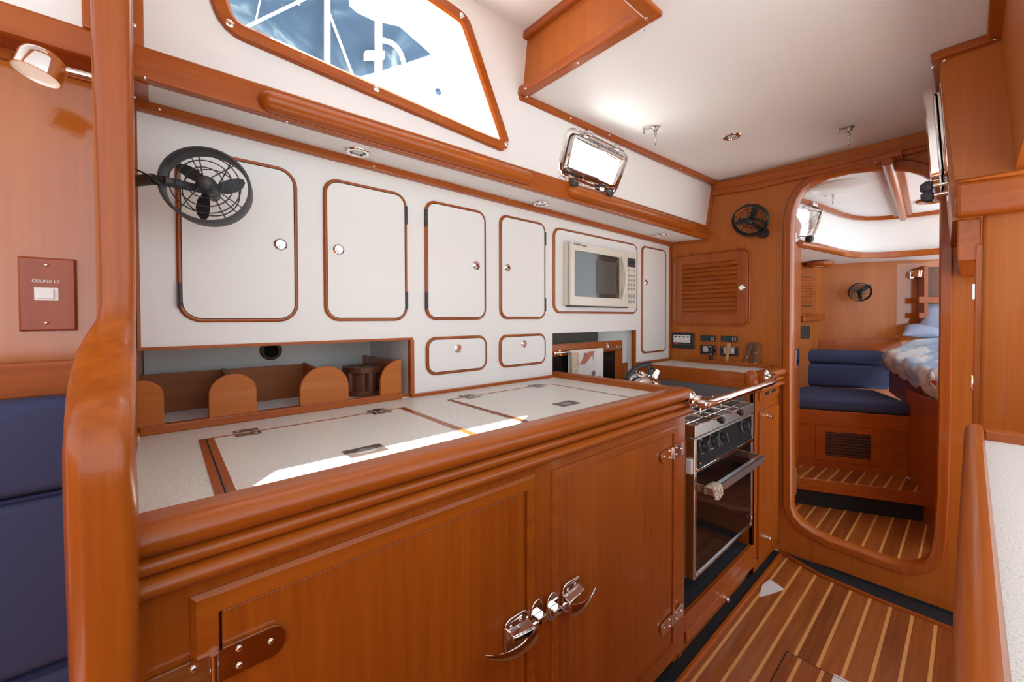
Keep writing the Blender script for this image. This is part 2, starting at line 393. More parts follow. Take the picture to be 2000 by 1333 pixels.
# forward bulkhead with its arched doorway
door_px = [(1547, 990), (1546, 700), (1547, 450), (1550, 415), (1558, 390), (1570, 372), (1590, 357), (1620, 344), (1660, 335), (1700, 331), (1740, 330), (1775, 332), (1800, 340), (1818, 352), (1830, 370), (1835, 400), (1834, 640), (1832, 800), (1828, 960), (1823, 1045), (1817, 1082), (1803, 1097), (1780, 1103), (1758, 1102), (1720, 1090), (1666, 1070), (1621, 1054), (1590, 1039), (1567, 1023), (1553, 1007)]
door_in = [B(*p) for p in door_px]
dc = sum(door_in, Vector())/len(door_in)
def grow(poly, d):
    out = []; n = len(poly)
    for i in range(n):
        t = (poly[(i+1) % n]-poly[i-1]).normalized(); nn = V(0, t.z, -t.y)
        if nn.dot(poly[i]-dc) < 0: nn = -nn
        out.append(poly[i]+nn*d)
    return out
bh_out = [V(BX, -.6, -.03), V(BX, 1.70, -.03), V(BX, 1.70, 2.12), V(BX, -.6, 2.12)]
struct('wall_forward', plate(bh_out, [grow(door_in, .006)], (.028, 0, 0)), VZ)
fr_o = grow(door_in, .040); fr_i = grow(door_in, .0)
def lift(poly, dx): return [p+V(dx, 0, 0) for p in poly]
fr_geo = loft([lift(fr_i, .050), lift(fr_i, -.008), lift(grow(door_in, .006), -.016), lift(grow(door_in, .034), -.016), lift(fr_o, -.008), lift(fr_o, .0)], caps=False)
df = struct('door_1', fr_geo, TZ, smooth=40)
# the door leaf, hinged on the port side and folded back into the cabin
lf0 = V(BX+.045, .622, 0); lf1 = onX(1563, 700, BX+.50); lf1 = V(lf1.x, lf1.y, 0); u_ = (lf1-lf0).normalized(); w_ = V(-u_.y, u_.x, 0)
leaf = part('door_leaf', obox(lf0+V(0, 0, .20), u_*(lf1-lf0).length, w_*.022, V(0, 0, 1.62)), TZ, df, bevel=.004)
for y0, y1 in ((456, 484), (684, 712), (912, 940)):
    a = onP(1553, y0, lf0-w_*.003, w_); b = onP(1561, y1, lf0-w_*.003, w_)
    h = part('hinge', merge(obox(V(a.x, a.y, b.z), u_*(V(b.x, b.y, 0)-V(a.x, a.y, 0)).length, w_*.003, V(0, 0, a.z-b.z)), rod(V(a.x, a.y-.003, b.z), V(a.x, a.y-.003, a.z), .004)), CHROME, leaf)

# ceiling (low part) and the raised part over the aft end of the galley
CE = 2.045
HX, HY = .975, .560
def ce_y(X): return 1.118-.048*X+.03
low = [V(HX, ce_y(HX), CE), V(HX, HY, CE), V(-1.0, HY, CE), V(-1.0, -1.0, CE), V(1.20, -1.0, CE), V(1.20, -.03, CE), V(BX+.02, -.30, CE), V(BX+.02, ce_y(BX), CE)]
struct('ceiling', extr(low, (0, 0, .03)), LINER)
UP = 2.245
struct('ceiling_raised', box(-1.0, HX+.06, HY-.06, 1.065, UP, UP+.02), LINER)
struct('wall_hatch_forward', box(HX, HX+.02, HY-.02, 1.14, CE-.003, UP), VZ)
struct('wall_hatch_starboard', box(-1.0, HX+.02, HY-.02, HY, CE-.003, UP), VX)
# bull-nosed trims round the step in the ceiling
def bar(pts, w, h, name, mat, up=V(0, 0, 1), bev=.006, parent=None):
    rings = []
    fr = [Vector(p) for p in pts]
    for i, p in enumerate(fr):
        t = (fr[min(i+1, len(fr)-1)]-fr[max(i-1, 0)]).normalized(); s = t.cross(up).normalized()
        rings.append([p+s*w/2+up*h/2, p+s*w/2-up*h/2, p-s*w/2-up*h/2, p-s*w/2+up*h/2])
    if parent: return part(name, loft(rings), mat, parent, bevel=bev)
    return struct(name, loft(rings), mat, bevel=bev)
t3 = bar([V(HX-.002, 1.075, CE+.004), V(HX-.002, HY-.024, CE+.004)], .040, .030, 'trim_3', TY)
t4 = bar([V(HX+.0175, HY-.0045, CE+.0033), V(-1.0, HY-.0045, CE+.0033)], .040, .030, 'trim_4', TX)
bar([V(HX-.010, 1.05, UP-.012), V(HX-.010, HY, UP-.012)], .022, .026, 'trim_5', TY)
bar([V(HX+.005, 1.052, UP-.013), V(-1.0, 1.112, UP-.013)], .026, .028, 'trim_6', TX)
t7 = bar([V(HX-.015, ce_y(HX)-.036, CE-.008), V(1.7, ce_y(1.7)-.034, CE-.008), V(BX, ce_y(BX)-.040, CE-.008)], .028, .030, 'trim_7', TX)
def screw(p, n, parent, r=.0045):
    n = Vector(n).normalized(); return part('screw', lathe(p, n, [(r, 0), (r, .0008), (r*.7, .0022), (r*.2, .0028)], 10), CHROME, parent, smooth=True)
for x, y in ((1027, 173), (1257, 58), (1129, 123)): screw(onZ(x, y, CE-.0115), (0, 0, -1), t3)
screw(onZ(1262, 36, CE-.0115), (0, 0, -1), t4)
# corner screws on trim
for x, y in ((1029, 189), (1115, 231), (1190, 264), (1330, 329)): screw(onZ(x, y, CE-.023), (0, 0, -1), t7)

# sloping cabin side: white panel with the big window and the portlight let in
win_px = [(449, 40), (985, 283), (898, 10), (880, -60), (430, -60), (436, -20)]
win_in = [PN(*p) for p in ((458, 42), (700, 152), (977, 275), (900, 47), (833, 0), (700, -92), (560, -150), (425, -110), (437, -22))]
win_in = rpoly(win_in, [.02, 0, .006, .015, 0, 0, .03, .03, .03], 4)
wc = sum(win_in, Vector())/len(win_in)
def ingrow(poly, c, n, d):
    out = []; m = len(poly); n = Vector(n).normalized()
    for i in range(m):
        ea = (poly[i]-poly[i-1]); eb = (poly[(i+1) % m]-poly[i])
        if ea.length < 1e-6: ea = eb
        if eb.length < 1e-6: eb = ea
        na, nb = ea.normalized().cross(n), eb.normalized().cross(n); k = (na+nb).normalized()
        cs = max(.32, k.dot(na))
        if k.dot(poly[i]-c) < 0: k = -k
        out.append(poly[i]+k*(d/cs))
    return out
port_px = [(1118, 252), (1222, 296), (1193, 372), (1093, 336)]
port_c = [PN(*p) for p in port_px]
port_o = rpoly([PN(*p) for p in ((1107, 243), (1229, 303), (1199, 386), (1085, 341))], .055, 6)
pc = sum(port_o, Vector())/len(port_o)
NP = -PAN_N.normalized()
side = [PN(258, -240), V(-1.0, pan_y(-1.0, 2.26), 2.26), V(HX, pan_y(HX, 2.26), 2.26), V(HX+.001, pan_y(HX, 2.06), 2.06), V(BX, pan_y(BX, 2.06), 2.06), V(BX, pan_y(BX, 1.775), 1.775), V(-1.0, pan_y(-1.0, 1.775), 1.775)][1:]
def onpan(p): return V(p.x, pan_y(p.x, p.z), p.z)
port_h = ingrow(port_o, pc, NP, -.012)
struct('wall_cabin_side', plate([onpan(p) for p in side], [[onpan(p) for p in win_in], [onpan(p) for p in port_h]], (0, .03, 0)), WALLWHITE)
# window_1: frame, gasket, glass
wo = ingrow(win_in, wc, NP, .035)
w1 = struct('window_1', loft([[p+NP*-.0005 for p in win_in], [p+NP*.004 for p in ingrow(win_in, wc, NP, -.001)], [p+NP*.011 for p in ingrow(win_in, wc, NP, .006)], [p+NP*.011 for p in ingrow(win_in, wc, NP, .030)], [p+NP*.004 for p in wo], [p for p in wo]], caps=False), TX, smooth=40)
part('pane', extr([p-NP*.022 for p in ingrow(win_in, wc, NP, -.0005)], -NP*.006), GLASS, w1)
for x, y in ((448, 46), (736, 174), (902, 31), (989, 281), (594, 111), (860, 232)):
    p = onP(x, y, PAN_0+NP*.011, PAN_N)
    if x in (594, 860): part('plug', lathe(p, NP, [(.006, 0), (.006, .0004)], 12), VX, w1)
    else: part('bolt', merge(lathe(p, NP, [(.0085, 0), (.0085, .001), (.006, .0025), (.0035, .0025), (.0035, .0005)], 14)), CHROME, w1, smooth=True)

# valance with two hand grips under the cabin side
def vrow(X): y = val_y(X); z0 = 1.7315-.006*X; return [V(X, y, z0), V(X, y, 1.797), V(X, y+.028, 1.797), V(X, y+.028, z0)]
val = struct('trim_8', loft([vrow(-.046), vrow(1.2), vrow(BX)]), TX, bevel=.005)
def vgrip(xa, xb, parent):
    ra = []
    er = .026; xs_ = [(xa+er*(1-math.cos(a)), math.sin(a)) for a in [PI/2*k/6 for k in range(7)]]
    xs_ = xs_+[((xa+xb)/2, 1)]+[(xb-(x-xa), e) for x, e in reversed(xs_)]
    for X, e in xs_:
        e = max(e, .08); y = val_y(X); c = V(X, y, 1.7575)
        ra.append([c+V(0, -.032*e*math.cos(t), .0245*e*math.sin(t)) for t in [PI*(k/12-.5) for k in range(13)]]+[c+V(0, .004, .022*e), c+V(0, .004, -.022*e)])
    return part('hand_grip', loft(ra), TX, parent, smooth=60)
def valX(px, py): return onP(px, py, (0, 1.095, 0), (.024, 1, 0)).x
vgrip(valX(503, 190), valX(1035, 358), val); vgrip(valX(1108, 388), valX(1352, 458), val)
for x, y in ((282, 152), (560, 238), (726, 292)): screw(onP(x, y, (0, 1.094, 0), (.024, 1, 0)), (0, -1, 0), val, .0035)
# white soffit between valance and locker face, and the thin trim at its outer edge
def srow(X): z0 = 1.735-.006*X; z1 = 1.7575-.0105*X; return [V(X, val_y(X)+.02, z0), V(X, WY+.02, z1), V(X, WY+.02, z1+.012), V(X, val_y(X)+.02, z0+.012)]
struct('ceiling_soffit', loft([srow(-.046), srow(BX)]), LINER)
def trow(X): z1 = 1.7565-.0105*X; return [V(X, WY-.018, z1), V(X, WY+.004, z1), V(X, WY+.004, z1-.026), V(X, WY-.018, z1-.026)]
t9 = struct('trim_9', loft([trow(-.046), trow(BX)]), TX, bevel=.004)
for x, y in ((311, 213), (730, 325), (995, 390), (1190, 436)): screw(onY(x, y, WY-.018), (0, -1, 0), t9, .004)
# trims at the aft corner of the galley
t10 = struct('trim_10', merge(loft([[V(x, pan_y(x, z)-.012, z) for x in (-.046, -.021)]+[V(x, pan_y(x, z)+.004, z) for x in (-.021, -.046)] for z in (1.79, 2.24)])), TZ, bevel=.003)
screw(onP(262, 50, PAN_0+V(0, -.012, 0), PAN_N), NP, t10)
t11 = struct('trim_11', loft([[V(x, val_y(0)+.02, 1.7345) for x in (-.046, -.016)]+[V(x, val_y(0)+.02, 1.729) for x in (-.016, -.046)], [V(x, WY, 1.757) for x in (-.046, -.018)]+[V(x, WY, 1.751) for x in (-.018, -.046)]]), TY)
for x, y in ((263, 160), (262, 189)): screw(onZ(x, y, 1.738), (0, 0, -1), t11, .004)
# beam across the top of the bulkhead and the sloping trim at the end of the cabin side
bt = [(1393, 355), (1470, 345), (1540, 331), (1620, 316), (1690, 300), (1760, 284), (1822, 268)]
bb = [(1389, 382), (1470, 369), (1540, 353), (1620, 335), (1690, 316), (1760, 303), (1824, 288)]
rg = []
for a, b in zip(bt, bb):
    p, q = onX(*a, BX-.03), onX(*b, BX-.03); m = (p*.5+q*.5)
    rg.append([p, p*.45+q*.55+V(0, 0, 0), p*.4+q*.6+V(.010, 0, 0), q+V(.010, 0, 0), q+V(.035, 0, 0), p+V(.035, 0, .0)])
struct('trim_12', loft(rg), TY, bevel=.003)
e0 = V(BX-.012, pan_y(BX, 1.79)+.004, 1.775); e1 = V(BX-.012, pan_y(BX, 2.0)+.004, 2.0)
struct('trim_13', obox(e0-V(.0, .022, 0), V(.014, 0, 0), V(0, .024, 0), e1-e0), TZ, bevel=.003)
# soffit end trim along bulkhead
struct('trim_14', obox(V(BX-.010, val_y(BX), 1.704), V(.012, 0, 0), V(0, WY-val_y(BX), .012), V(0, 0, .013)), TY)

# side deck over the lockers
struct('ceiling_side_deck', loft([[V(X, pan_y(X, 1.775)+.031, 1.772), V(X, 3.4, 1.725), V(X, 3.4, 1.75), V(X, pan_y(X, 1.79)+.031, 1.797)] for X in (-1.0, BX)]), GELCOAT)
# low starboard and aft sides of the saloon, out of the picture
struct('wall_starboard_low', box(-1.5, 1.70, -.66, -.62, 0, 1.10), VX)
struct('wall_aft_low', box(-1.5, -1.46, -.66, .97, 0, 1.30), VY)

# aft bulkhead between saloon and galley, edged with a swept teak post
rows = [(-60, 173, 255.5), (0, 174, 256), (150, 180, 258), (400, 190, 262), (500, 193, 262), (590, 194, 262.5), (625, 186, 262.5), (650, 168, 262.7), (686, 146, 263), (727, 132, 263), (769, 125, 263), (825, 119, 262.6), (881, 115, 261), (960, 116, 263), (1030, 118, 267), (1225, 125, 269), (1420, 131, 270)]
rg = []
for (py, pl, pr) in rows:
    t = min(1, max(0, (py-590)/(870-590))); s = math.sin(t*PI/2)**1.0
    y = .80+(.565-.80)*(t*t*(3-2*t)) if py > 590 else .80
    a, b = onY(pl, py, y), onY(pr, py, y); zc = (a.z+b.z)/2
    w = b.x-a.x; c = .010 if py < 600 else .010+.006*t
    rg.append([V(a.x, y+.05, zc+.02*s*(1-t)), V(a.x, y+c*.9, zc), V(a.x+c*.35, y+c*.25, zc), V(a.x+c, y, zc), V(b.x-c, y, zc), V(b.x-c*.35, y+c*.25, zc), V(b.x, y+c*.9, zc), V(b.x, y+.05, zc+.02*s*(1-t))])
struct('trim_15', loft(rg), TZ, smooth=60)
ab = [V(-.071, y, z) for y, z in ((1.66, -.03), (1.66, 2.24), (.82, 2.24), (.82, 1.25), (.74, 1.13), (.60, 1.0), (.60, -.03))]
struct('wall_aft', extr(ab, (.024, 0, 0)), VZ)

# saloon side beyond the post: panel, rail, valance
SY = .97
struct('wall_saloon', box(-1.0, -.072, SY, SY+.02, .0, 1.80), wood('glossy_saloon_veneer', 2, VL, VD, .16, .9))
p0, p1 = onY(0, 12, .905), onY(0, 60, .905)
struct('trim_16', merge(box(-1.0, -.060, .905, .925, p1.z, p0.z+.010)), TX, bevel=.005)
struct('trim_17', box(-1.0, -.060, .925, SY, p1.z+.002, p1.z+.012), TX)
q0, q1 = onY(0, 710, SY-.02), onY(0, 787, SY-.02)
struct('trim_18', box(-1.0, -.060, SY-.02, SY, q1.z, q0.z), TX, bevel=.006)
r0, r1 = onY(0, 98, SY), onY(0, 116, SY)
struct('trim_19', box(-1.0, -.060, SY-.008, SY, r1.z, p1.z+.004), TX)
struct('wall_saloon_side', loft([[V(-1.0, .915, p0.z), V(-1.0, .93, 2.25), V(-1.0, .95, 2.25), V(-1.0, .935, p0.z)], [V(-.057, .915, p0.z), V(-.057, .93, 2.25), V(-.057, .95, 2.25), V(-.057, .935, p0.z)]]), WALLWHITE)
p = onY(160, 30, .915); struct('trim_20', box(onY(161, 30, .912).x, -.057, .900, .925, p0.z+.008, 2.24), TZ, bevel=.003)

# starboard side: boxed-in cockpit trunk, its port light and the panel under it
TXX = 1.775
k = [onX(x, y, TXX) for x, y in ((1843, 116), (1962, 84))]
tr = [V(TXX, .072, CE), V(TXX, .036, 1.655), V(TXX, -.20, 1.655), V(TXX, -.20, CE)]
struct('wall_trunk', extr(tr, (.02, 0, 0)), VZ)
struct('wall_trunk_side', loft([[V(X, .074+dy, CE), V(X, .040+dy, 1.54), V(X, .020+dy, 1.54), V(X, .054+dy, CE)] for X, dy in ((TXX+.02, 0), (BX, .02))]), VX)
struct('trim_21', loft([[V(TXX-.030, .036, 1.643), V(TXX-.030, .034, 1.541), V(TXX+.02, .034, 1.541), V(TXX+.02, .036, 1.643)], [V(TXX-.030, -.20, 1.630), V(TXX-.030, -.20, 1.539), V(TXX+.02, -.20, 1.539), V(TXX+.02, -.20, 1.630)]]), TY, bevel=.012, seg=3)
struct('trim_22', box(TXX+.02, BX, -.016, .030, 1.415, 1.541), TX, bevel=.004)
struct('trim_23', loft([[V(X, y, z) for y, z in ((.088, CE-.001), (.088, CE-.022), (.060, CE-.022), (.060, CE-.001))] for X in (TXX-.02, BX)]), TX, bevel=.003)
t24 = struct('trim_24', box(TXX-.022, TXX, -.035, .088, CE-.024, CE-.001), TY, bevel=.003)
t25 = struct('trim_25', loft([[V(X, y, CE-d) for y, d in ((-.020, .001), (-.020, .022), (-.050, .022), (-.050, .001))] for X in (1.18, TXX)]), TX, bevel=.003)
struct('wall_starboard', loft([[V(X, -.045, CE), V(X, -.075, 1.655), V(X, -.095, 1.655), V(X, -.065, CE)] for X in (1.18, TXX)]), VX)
screw(onZ(1944, 77, CE-.024), (0, 0, -1), t25); screw(onX(1822, 131, TXX-.022), (-1, 0, 0), t24); screw(onX(1845, 118, TXX-.022), (-1, 0, 0), t24)
# hinged panel under the trunk
pl = onX(1916, 600, TXX+.01).y
dp = struct('door_2', loft([[V(TXX+.010, -.30, z), V(TXX+.010, pl-.010, z), V(TXX+.013, pl-.003, z), V(TXX+.022, pl, z), V(TXX+.030, pl, z), V(TXX+.030, -.30, z)] for z in (.05, 1.545)]), VZ, smooth=60)
part('jamb', box(TXX+.018, TXX+.034, pl-.004, pl+.013, .05, onX(1908, 478, TXX+.02).z), TZ, dp, bevel=.003)
for y0, y1 in ((555, 586), (733, 763)):
    a = onX(1897, y0, TXX+.03); b = onX(1902, y1, TXX+.03)
    part('hinge', box(a.x-.012, a.x+.004, pl+.012, pl+.018, b.z, a.z), CHROME, dp, bevel=.002)
# ================================================================== LOCKER BANK
def wz(*ps): return sum(W(*p).z for p in ps)/len(ps)
def wx(*ps): return sum(W(*p).x for p in ps)/len(ps)
o1x1, o1z1 = wx((803, 700)), wz((803, 661), (640, 668))
o2x0, o2x1, o2z1 = wx((1079, 690)), wx((1241, 690)), wz((1079, 652), (1241, 645))
LB = thing('locker_bank', 'long white wood-edged bank of lockers above the worktop', 'locker', (1.2, WY, CZ))
EX0, EX1 = -.045, BX-.003
face = [V(EX0, WY, o1z1), V(o1x1, WY, o1z1), V(o1x1, WY, CZ-.02), V(o2x0, WY, CZ-.02), V(o2x0, WY, o2z1), V(o2x1, WY, o2z1), V(o2x1, WY, .60), V(EX1, WY, .60), V(EX1, WY, 1.742), V(EX0, WY, 1.757)]
part('face_panel', extr(face, (0, .018, 0)), WHITE, LB)
# sides, back and top of the two open recesses
SBY = 1.64
part('recess_lining', merge(box(EX0, o1x1+.0, SBY, SBY+.012, CZ-.02, o1z1+.02), box(EX0, o1x1, WY+.018, SBY, o1z1, o1z1+.012), box(o1x1, o1x1+.012, WY+.018, SBY, CZ-.02, o1z1+.012)), WHITE, LB)
part('recess_back', box(o2x0-.05, o2x1-.001, SBY-.10, SBY-.09, .6, o2z1-.001), plain('painted_shade_backboard', (.10, .085, .07), .6), LB)  # shade inside the recess is put into this dark back colour
part('recess_lining', merge(box(o2x0-.05, o2x1, WY+.018, SBY-.09, o2z1, o2z1+.012), box(o2x1, o2x1+.010, WY+.018, SBY-.09, .60, o2z1+.012), box(o2x0-.06, o2x0-.05, WY+.018, SBY-.09, .6, o2z1+.012)), WHITE, LB)
tw = .006
part('recess_edging', box(EX0, o1x1+tw, WY-.004, WY+.016, o1z1-.005, o1z1+.003), TX, LB)
part('recess_edging', box(o1x1-.004, o1x1+.010, WY-.004, WY+.016, CZ, o1z1-.005), TZ, LB)
part('recess_edging', box(o2x1-.016, o2x1+.002, WY-.003, WY+.016, .78, o2z1+.002), TZ, LB)
part('corner_edging', box(EX0, EX0+.006, WY-.003, WY+.01, o1z1+.003, 1.735), TZ, LB)
part('corner_edging', box(EX1-.012, EX1, WY-.012, WY+.002, .985, 1.725), TZ, LB)
ENDX = W(783.5, 760).x
part('base_edging', box(ENDX+.001, o1x1-.001, WY+.010, WY+.022, CZ, wz((840, 765))), TX, LB)
part('base_edging', box(o1x1-.004, o2x0+.004, WY-.014, WY, CZ, wz((840, 765))), TX, LB)
part('base_edging', box(o2x1-.02, EX1, WY-.012, WY, CZ, CZ+.016), TX, LB)
def locker_door(x0, x1, z0, z1, r, knob, hinges, hside, nm='door', w=.0085):
    o = [(a, b) for a, b in rrect(x0, x1, z0, z1, r)]; i = rrect(x0+w, x1-w, z0+w, z1-w, max(r-w, .01))
    mk = lambda q, y: [V(a, y, b) for a, b in q]
    d = part(nm, extr(mk(i, WY-.0075), (0, .008, 0)), WHITE, LB)
    m = rrect(x0+w*.5, x1-w*.5, z0+w*.5, z1-w*.5, max(r-w*.5, .01))
    part('edge_trim', loft([mk(o, WY-.0005), mk(o, WY-.0045), mk(m, WY-.0085), mk(rrect(x0+w*1.02, x1-w*1.02, z0+w*1.02, z1-w*1.02, max(r-w, .01)), WY-.0085), mk(i, WY-.0005)], caps=False), TZ, d)
    # narrow shadow gap between trim and leaf
    part('gap', ring(mk(i, WY-.0080), mk(rrect(x0+w+.002, x1-w-.002, z0+w+.002, z1-w-.002, max(r-w-.002, .008)), WY-.0080), (0, .0006, 0)), HOLE, d)
    if knob:
        c = onY(*knob, WY-.0075)
        kb = part('knob', lathe(c, (0, -1, 0), [(.0165, 0), (.0165, .003), (.0125, .0055), (.0115, .0045), (.0085, .0045), (.0085, .009), (.0075, .0105)], 24), CHROME, d, smooth=35)
    for zz in hinges:
        xx = x0+.0045 if hside < 0 else x1-.0045
        hh = .030
        part('hinge', merge(box(xx-.0045, xx+.0045, WY-.0095, WY-.002, zz-hh, zz+hh), lathe((xx, WY-.0092, zz-hh), (0, 0, 1), [(.0022, 0), (.0022, 2*hh)], 8)), GREYBLACK, d)
    return d
def zpx(px, ys): return [W(px, y).z for y in ys]
locker_door(wx((344, 480)), wx((581, 480)), wz((480, 629.5)), wz((546, 324), (365, 291)), .050, (548, 478), [wz((345, 577))], -1)
locker_door(wx((631, 480)), wx((794, 480)), wz((700, 627.5)), wz((644, 349.7), (765, 373)), .045, (661, 488), [wz((793, 422)), wz((793, 587))], 1)
locker_door(wx((829, 500)), wx((948, 500)), wz((842, 625.7), (920, 624.5)), wz((849, 393), (921, 409.5)), .042, (930, 519), [wz((830, 427)), wz((830, 588))], -1)
locker_door(wx((974.5, 500)), wx((1064, 500)), wz((987, 624.5), (1040, 623)), wz((988, 422), (1047, 432.6)), .040, (991, 523), [wz((1064, 467)), wz((1064, 596))], 1)
MP = locker_door(wx((1079, 530)), wx((1243, 550)), wz((1100, 613), (1220, 613)), wz((1090, 445), (1225, 474)), .045, None, [], 1, 'appliance_panel')
for x, y in ((1083, 474), (1083, 576)): part('screw', lathe(onY(x, y, WY-.0075), (0, -1, 0), [(.003, 0), (.002, .0015)], 8), BLACK, MP)
locker_door(wx((1252, 580)), wx((1299, 580)), wz((1258, 692), (1291, 686)), wz((1258, 481.5), (1291, 487)), .035, (1261, 552), [], 1)
locker_door(wx((831, 700)), wx((950, 700)), wz((849, 733), (930, 724)), wz((846, 658.7), (930, 655.6)), .040, (894, 681), [], 1, 'drop_door')
locker_door(wx((974, 690)), wx((1064.5, 690)), wz((988, 718), (1050, 712)), wz((988, 654), (1050, 652)), .038, (1023, 672), [], 1, 'drop_door')
c = onY(529, 685, SBY)
solo('vent_outlet', 'round wooden vent ring with dark hole at the back of the open shelf', 'vent', lathe(V(c.x, SBY, c.z), (0, -1, 0), [(.034, 0), (.034, .006), (.030, .009), (.024, .009), (.024, .002), (.001, .002)], 24), DARKWOOD, smooth=35)
# dark bore
bpy.data.objects['vent_outlet'].data.materials.append(HOLE)
for pl_ in bpy.data.objects['vent_outlet'].data.polygons:
    if all(abs((bpy.data.objects['vent_outlet'].data.vertices[i].co.y) - min(v.co.y for v in bpy.data.objects['vent_outlet'].data.vertices)) > .006 and (bpy.data.objects['vent_outlet'].data.vertices[i].co.xz.length if False else True) for i in pl_.vertices):
        vs_ = [bpy.data.objects['vent_outlet'].data.vertices[i].co for i in pl_.vertices]
        if max(((q.x)**2+(q.z-.034)**2)**.5 for q in vs_) < .0245: pl_.material_index = 1

# ---- open shelf: compartments with rounded front boards
SZ = CZ+.028
SH = thing('shelf_fiddle', 'wooden shelf divider with four round-topped front boards under the white lockers', 'shelf divider', (.3, WY, CZ))
part('base_rail', merge(box(EX0, ENDX, WY-.012, WY+.012, CZ, SZ-.006)), TX, SH, bevel=.003)
part('shelf_board', box(EX0, o1x1-.001, WY+.012, SBY-.002, CZ-.005, CZ+.006), WHITE, SH)
def tomb(x0, x1, z1, half=0):
    r = (x1-x0)/2 if not half else (x1-x0)*.95; pts = [(x0, SZ-.008), (x1, SZ-.008)]
    if half: pts += [(x1, z1)]+[(x0+r*1.0-r*math.sin(t), z1-r*(1-math.cos(t))) for t in [PI/2*k/10 for k in range(1, 11)]]
    else:
        pts = [(x0, SZ-.008), (x1, SZ-.008)]+[((x0+x1)/2+r*math.cos(t), z1-r*.95+r*.95*math.sin(t)) for t in [PI*k/18 for k in range(19)]]
    part('front_board', extr([V(a, WY-.006, b) for a, b in pts], (0, .012, 0)), VX, SH, bevel=.002)
tb = [((225, 320), 744), ((407, 501), 730.5), ((585, 680), 715.5), ((742, 783), 704)]
xs = []
for i, ((a, b), t) in enumerate(tb):
    xa, xb = wx((a, 770)), wx((b, 770)); zt = W((a+b)/2, t).z
    tomb(xa, xb, zt, i == 3); xs.append((xa+xb)/2)
BBY = 1.50
bz = onY(440, 722, BBY).z
for i in range(3):
    X = xs[i] if i else onX(285, 740, -.0).x
    X = [xs[0]-.01, xs[1], xs[2]][i]
    part('divider', extr([V(X-.006, WY+.006, SZ-.02), V(X-.006, BBY+.006, SZ-.02), V(X-.006, BBY+.006, bz+.004), V(X-.006, WY+.006, bz-.006)], (.012, 0, 0)), TY, SH)
part('end_divider', extr([V(ENDX-.012, WY+.006, SZ-.02), V(ENDX-.012, SBY-.05, SZ-.02), V(ENDX-.012, SBY-.05, onX(714, 695, ENDX-.01).z), V(ENDX-.012, WY+.006, W(783, 706).z)], (.012, 0, 0)), TY, SH)
for i in range(2):
    part('back_board', box([xs[0]-.004, xs[1]+.006][i], [xs[1]-.006, xs[2]-.006][i], BBY-.006, BBY+.006, SZ-.02, bz), SHELFWOOD, SH)
lb = ['white mesh liner in the aft shelf compartment behind the first two boards', 'white mesh liner in the shelf compartment between second and third boards', 'white liner under the round wooden cup holder at the shelf end']
for i in range(3):
    xa = [EX0+.005, xs[1]+.012, xs[2]+.012][i]; xb = [xs[1]-.012, xs[2]-.012, ENDX-.016][i]; yb = [BBY-.01, BBY-.01, SBY-.006][i]
    solo('shelf_liner', lb[i], 'liner', box(xa, xb, WY+.016, yb, CZ+.0065, CZ+.0095), MESH, group='shelf liners')
# turned wooden holder
hp = onZ(708, 762, CZ+.012); hc = V(.545, 1.42, CZ+.0098)
hl = onZ(668, 765, CZ+.01)
hc = V(onY(712, 720, 1.41).x, 1.41, CZ+.0098)
CH = thing('cup_holder', 'dark turned wooden cup holder with holes in its top, on the shelf', 'cup holder', hc)
HR, HH = .075, onY(712, 713, 1.41).z-CZ-.012
holes = []
for k in (0.6, 0.6+PI*.95): holes.append([hc+V(.036*math.cos(k)+.026*math.cos(t), .036*math.sin(k)+.026*math.sin(t), HH-.020) for t in [2*PI*j/18 for j in range(18)]])
part('top_disc', plate([hc+V(HR*math.cos(t), HR*math.sin(t), HH-.020) for t in [2*PI*j/36 for j in range(36)]], holes, (0, 0, .020)), DARKWOOD, CH, bevel=.002)
part('base_disc', lathe(hc, (0, 0, 1), [(HR*.95, 0), (HR, .004), (HR, .012), (HR*.96, .016)], 36), DARKWOOD, CH, smooth=35)
for k in range(5):
    t = 2*PI*k/5+.9; part('stave', lathe(hc+V(HR*.80*math.cos(t), HR*.80*math.sin(t), .014), (0, 0, 1), [(.018, 0), (.018, HH-.032)], 12), DARKWOOD, CH, smooth=True)
part('core', lathe(hc+V(0, 0, .014), (0, 0, 1), [(HR*.80, 0), (HR*.80, HH-.036)], 24), DARKWOOD, CH, smooth=35)

# ================================================================== GALLEY CABINET + WORKTOP
X0, X1 = -.044, onY(1340, 1000, FY).x
SX = X1                      # start of the cooker bay
CB = thing('galley_cabinet', 'varnished teak base cabinet with two chrome-latched doors below the white worktop', 'cabinet', ((X0+X1)/2, FY, 0))
fz0 = .070
dL = [onY(427, 1186, FY), onY(1025, 945, FY)]
dR = [onY(1088, 928, FY), onY(1312, 847, FY)]
dbot = onY(1313, 1254, FY).z
ldb = dbot
body_f = plate([V(X0, FY, fz0), V(X1-.012, FY, fz0), V(X1-.012, FY, .945), V(X0, FY, .945)], [[V(dL[0].x, FY, ldb), V(dL[1].x, FY, ldb), V(dL[1].x, FY, dL[1].z), V(dL[0].x, FY, dL[0].z)], [V(dR[0].x, FY, dbot), V(dR[1].x, FY, dbot), V(dR[1].x, FY, dR[1].z), V(dR[0].x, FY, dR[0].z)]], (0, .020, 0))
part('face_frame', body_f, TZ, CB)
part('carcass', merge(box(X0, X1-.02, FY+.020, FY+.03, fz0, .945), box(X1-.024, X1-.004, FY+.012, WY, .03, CZ-.012), box(X0, X1-.024, FY+.05, FY+.06, 0.0, fz0)), VZ, CB)
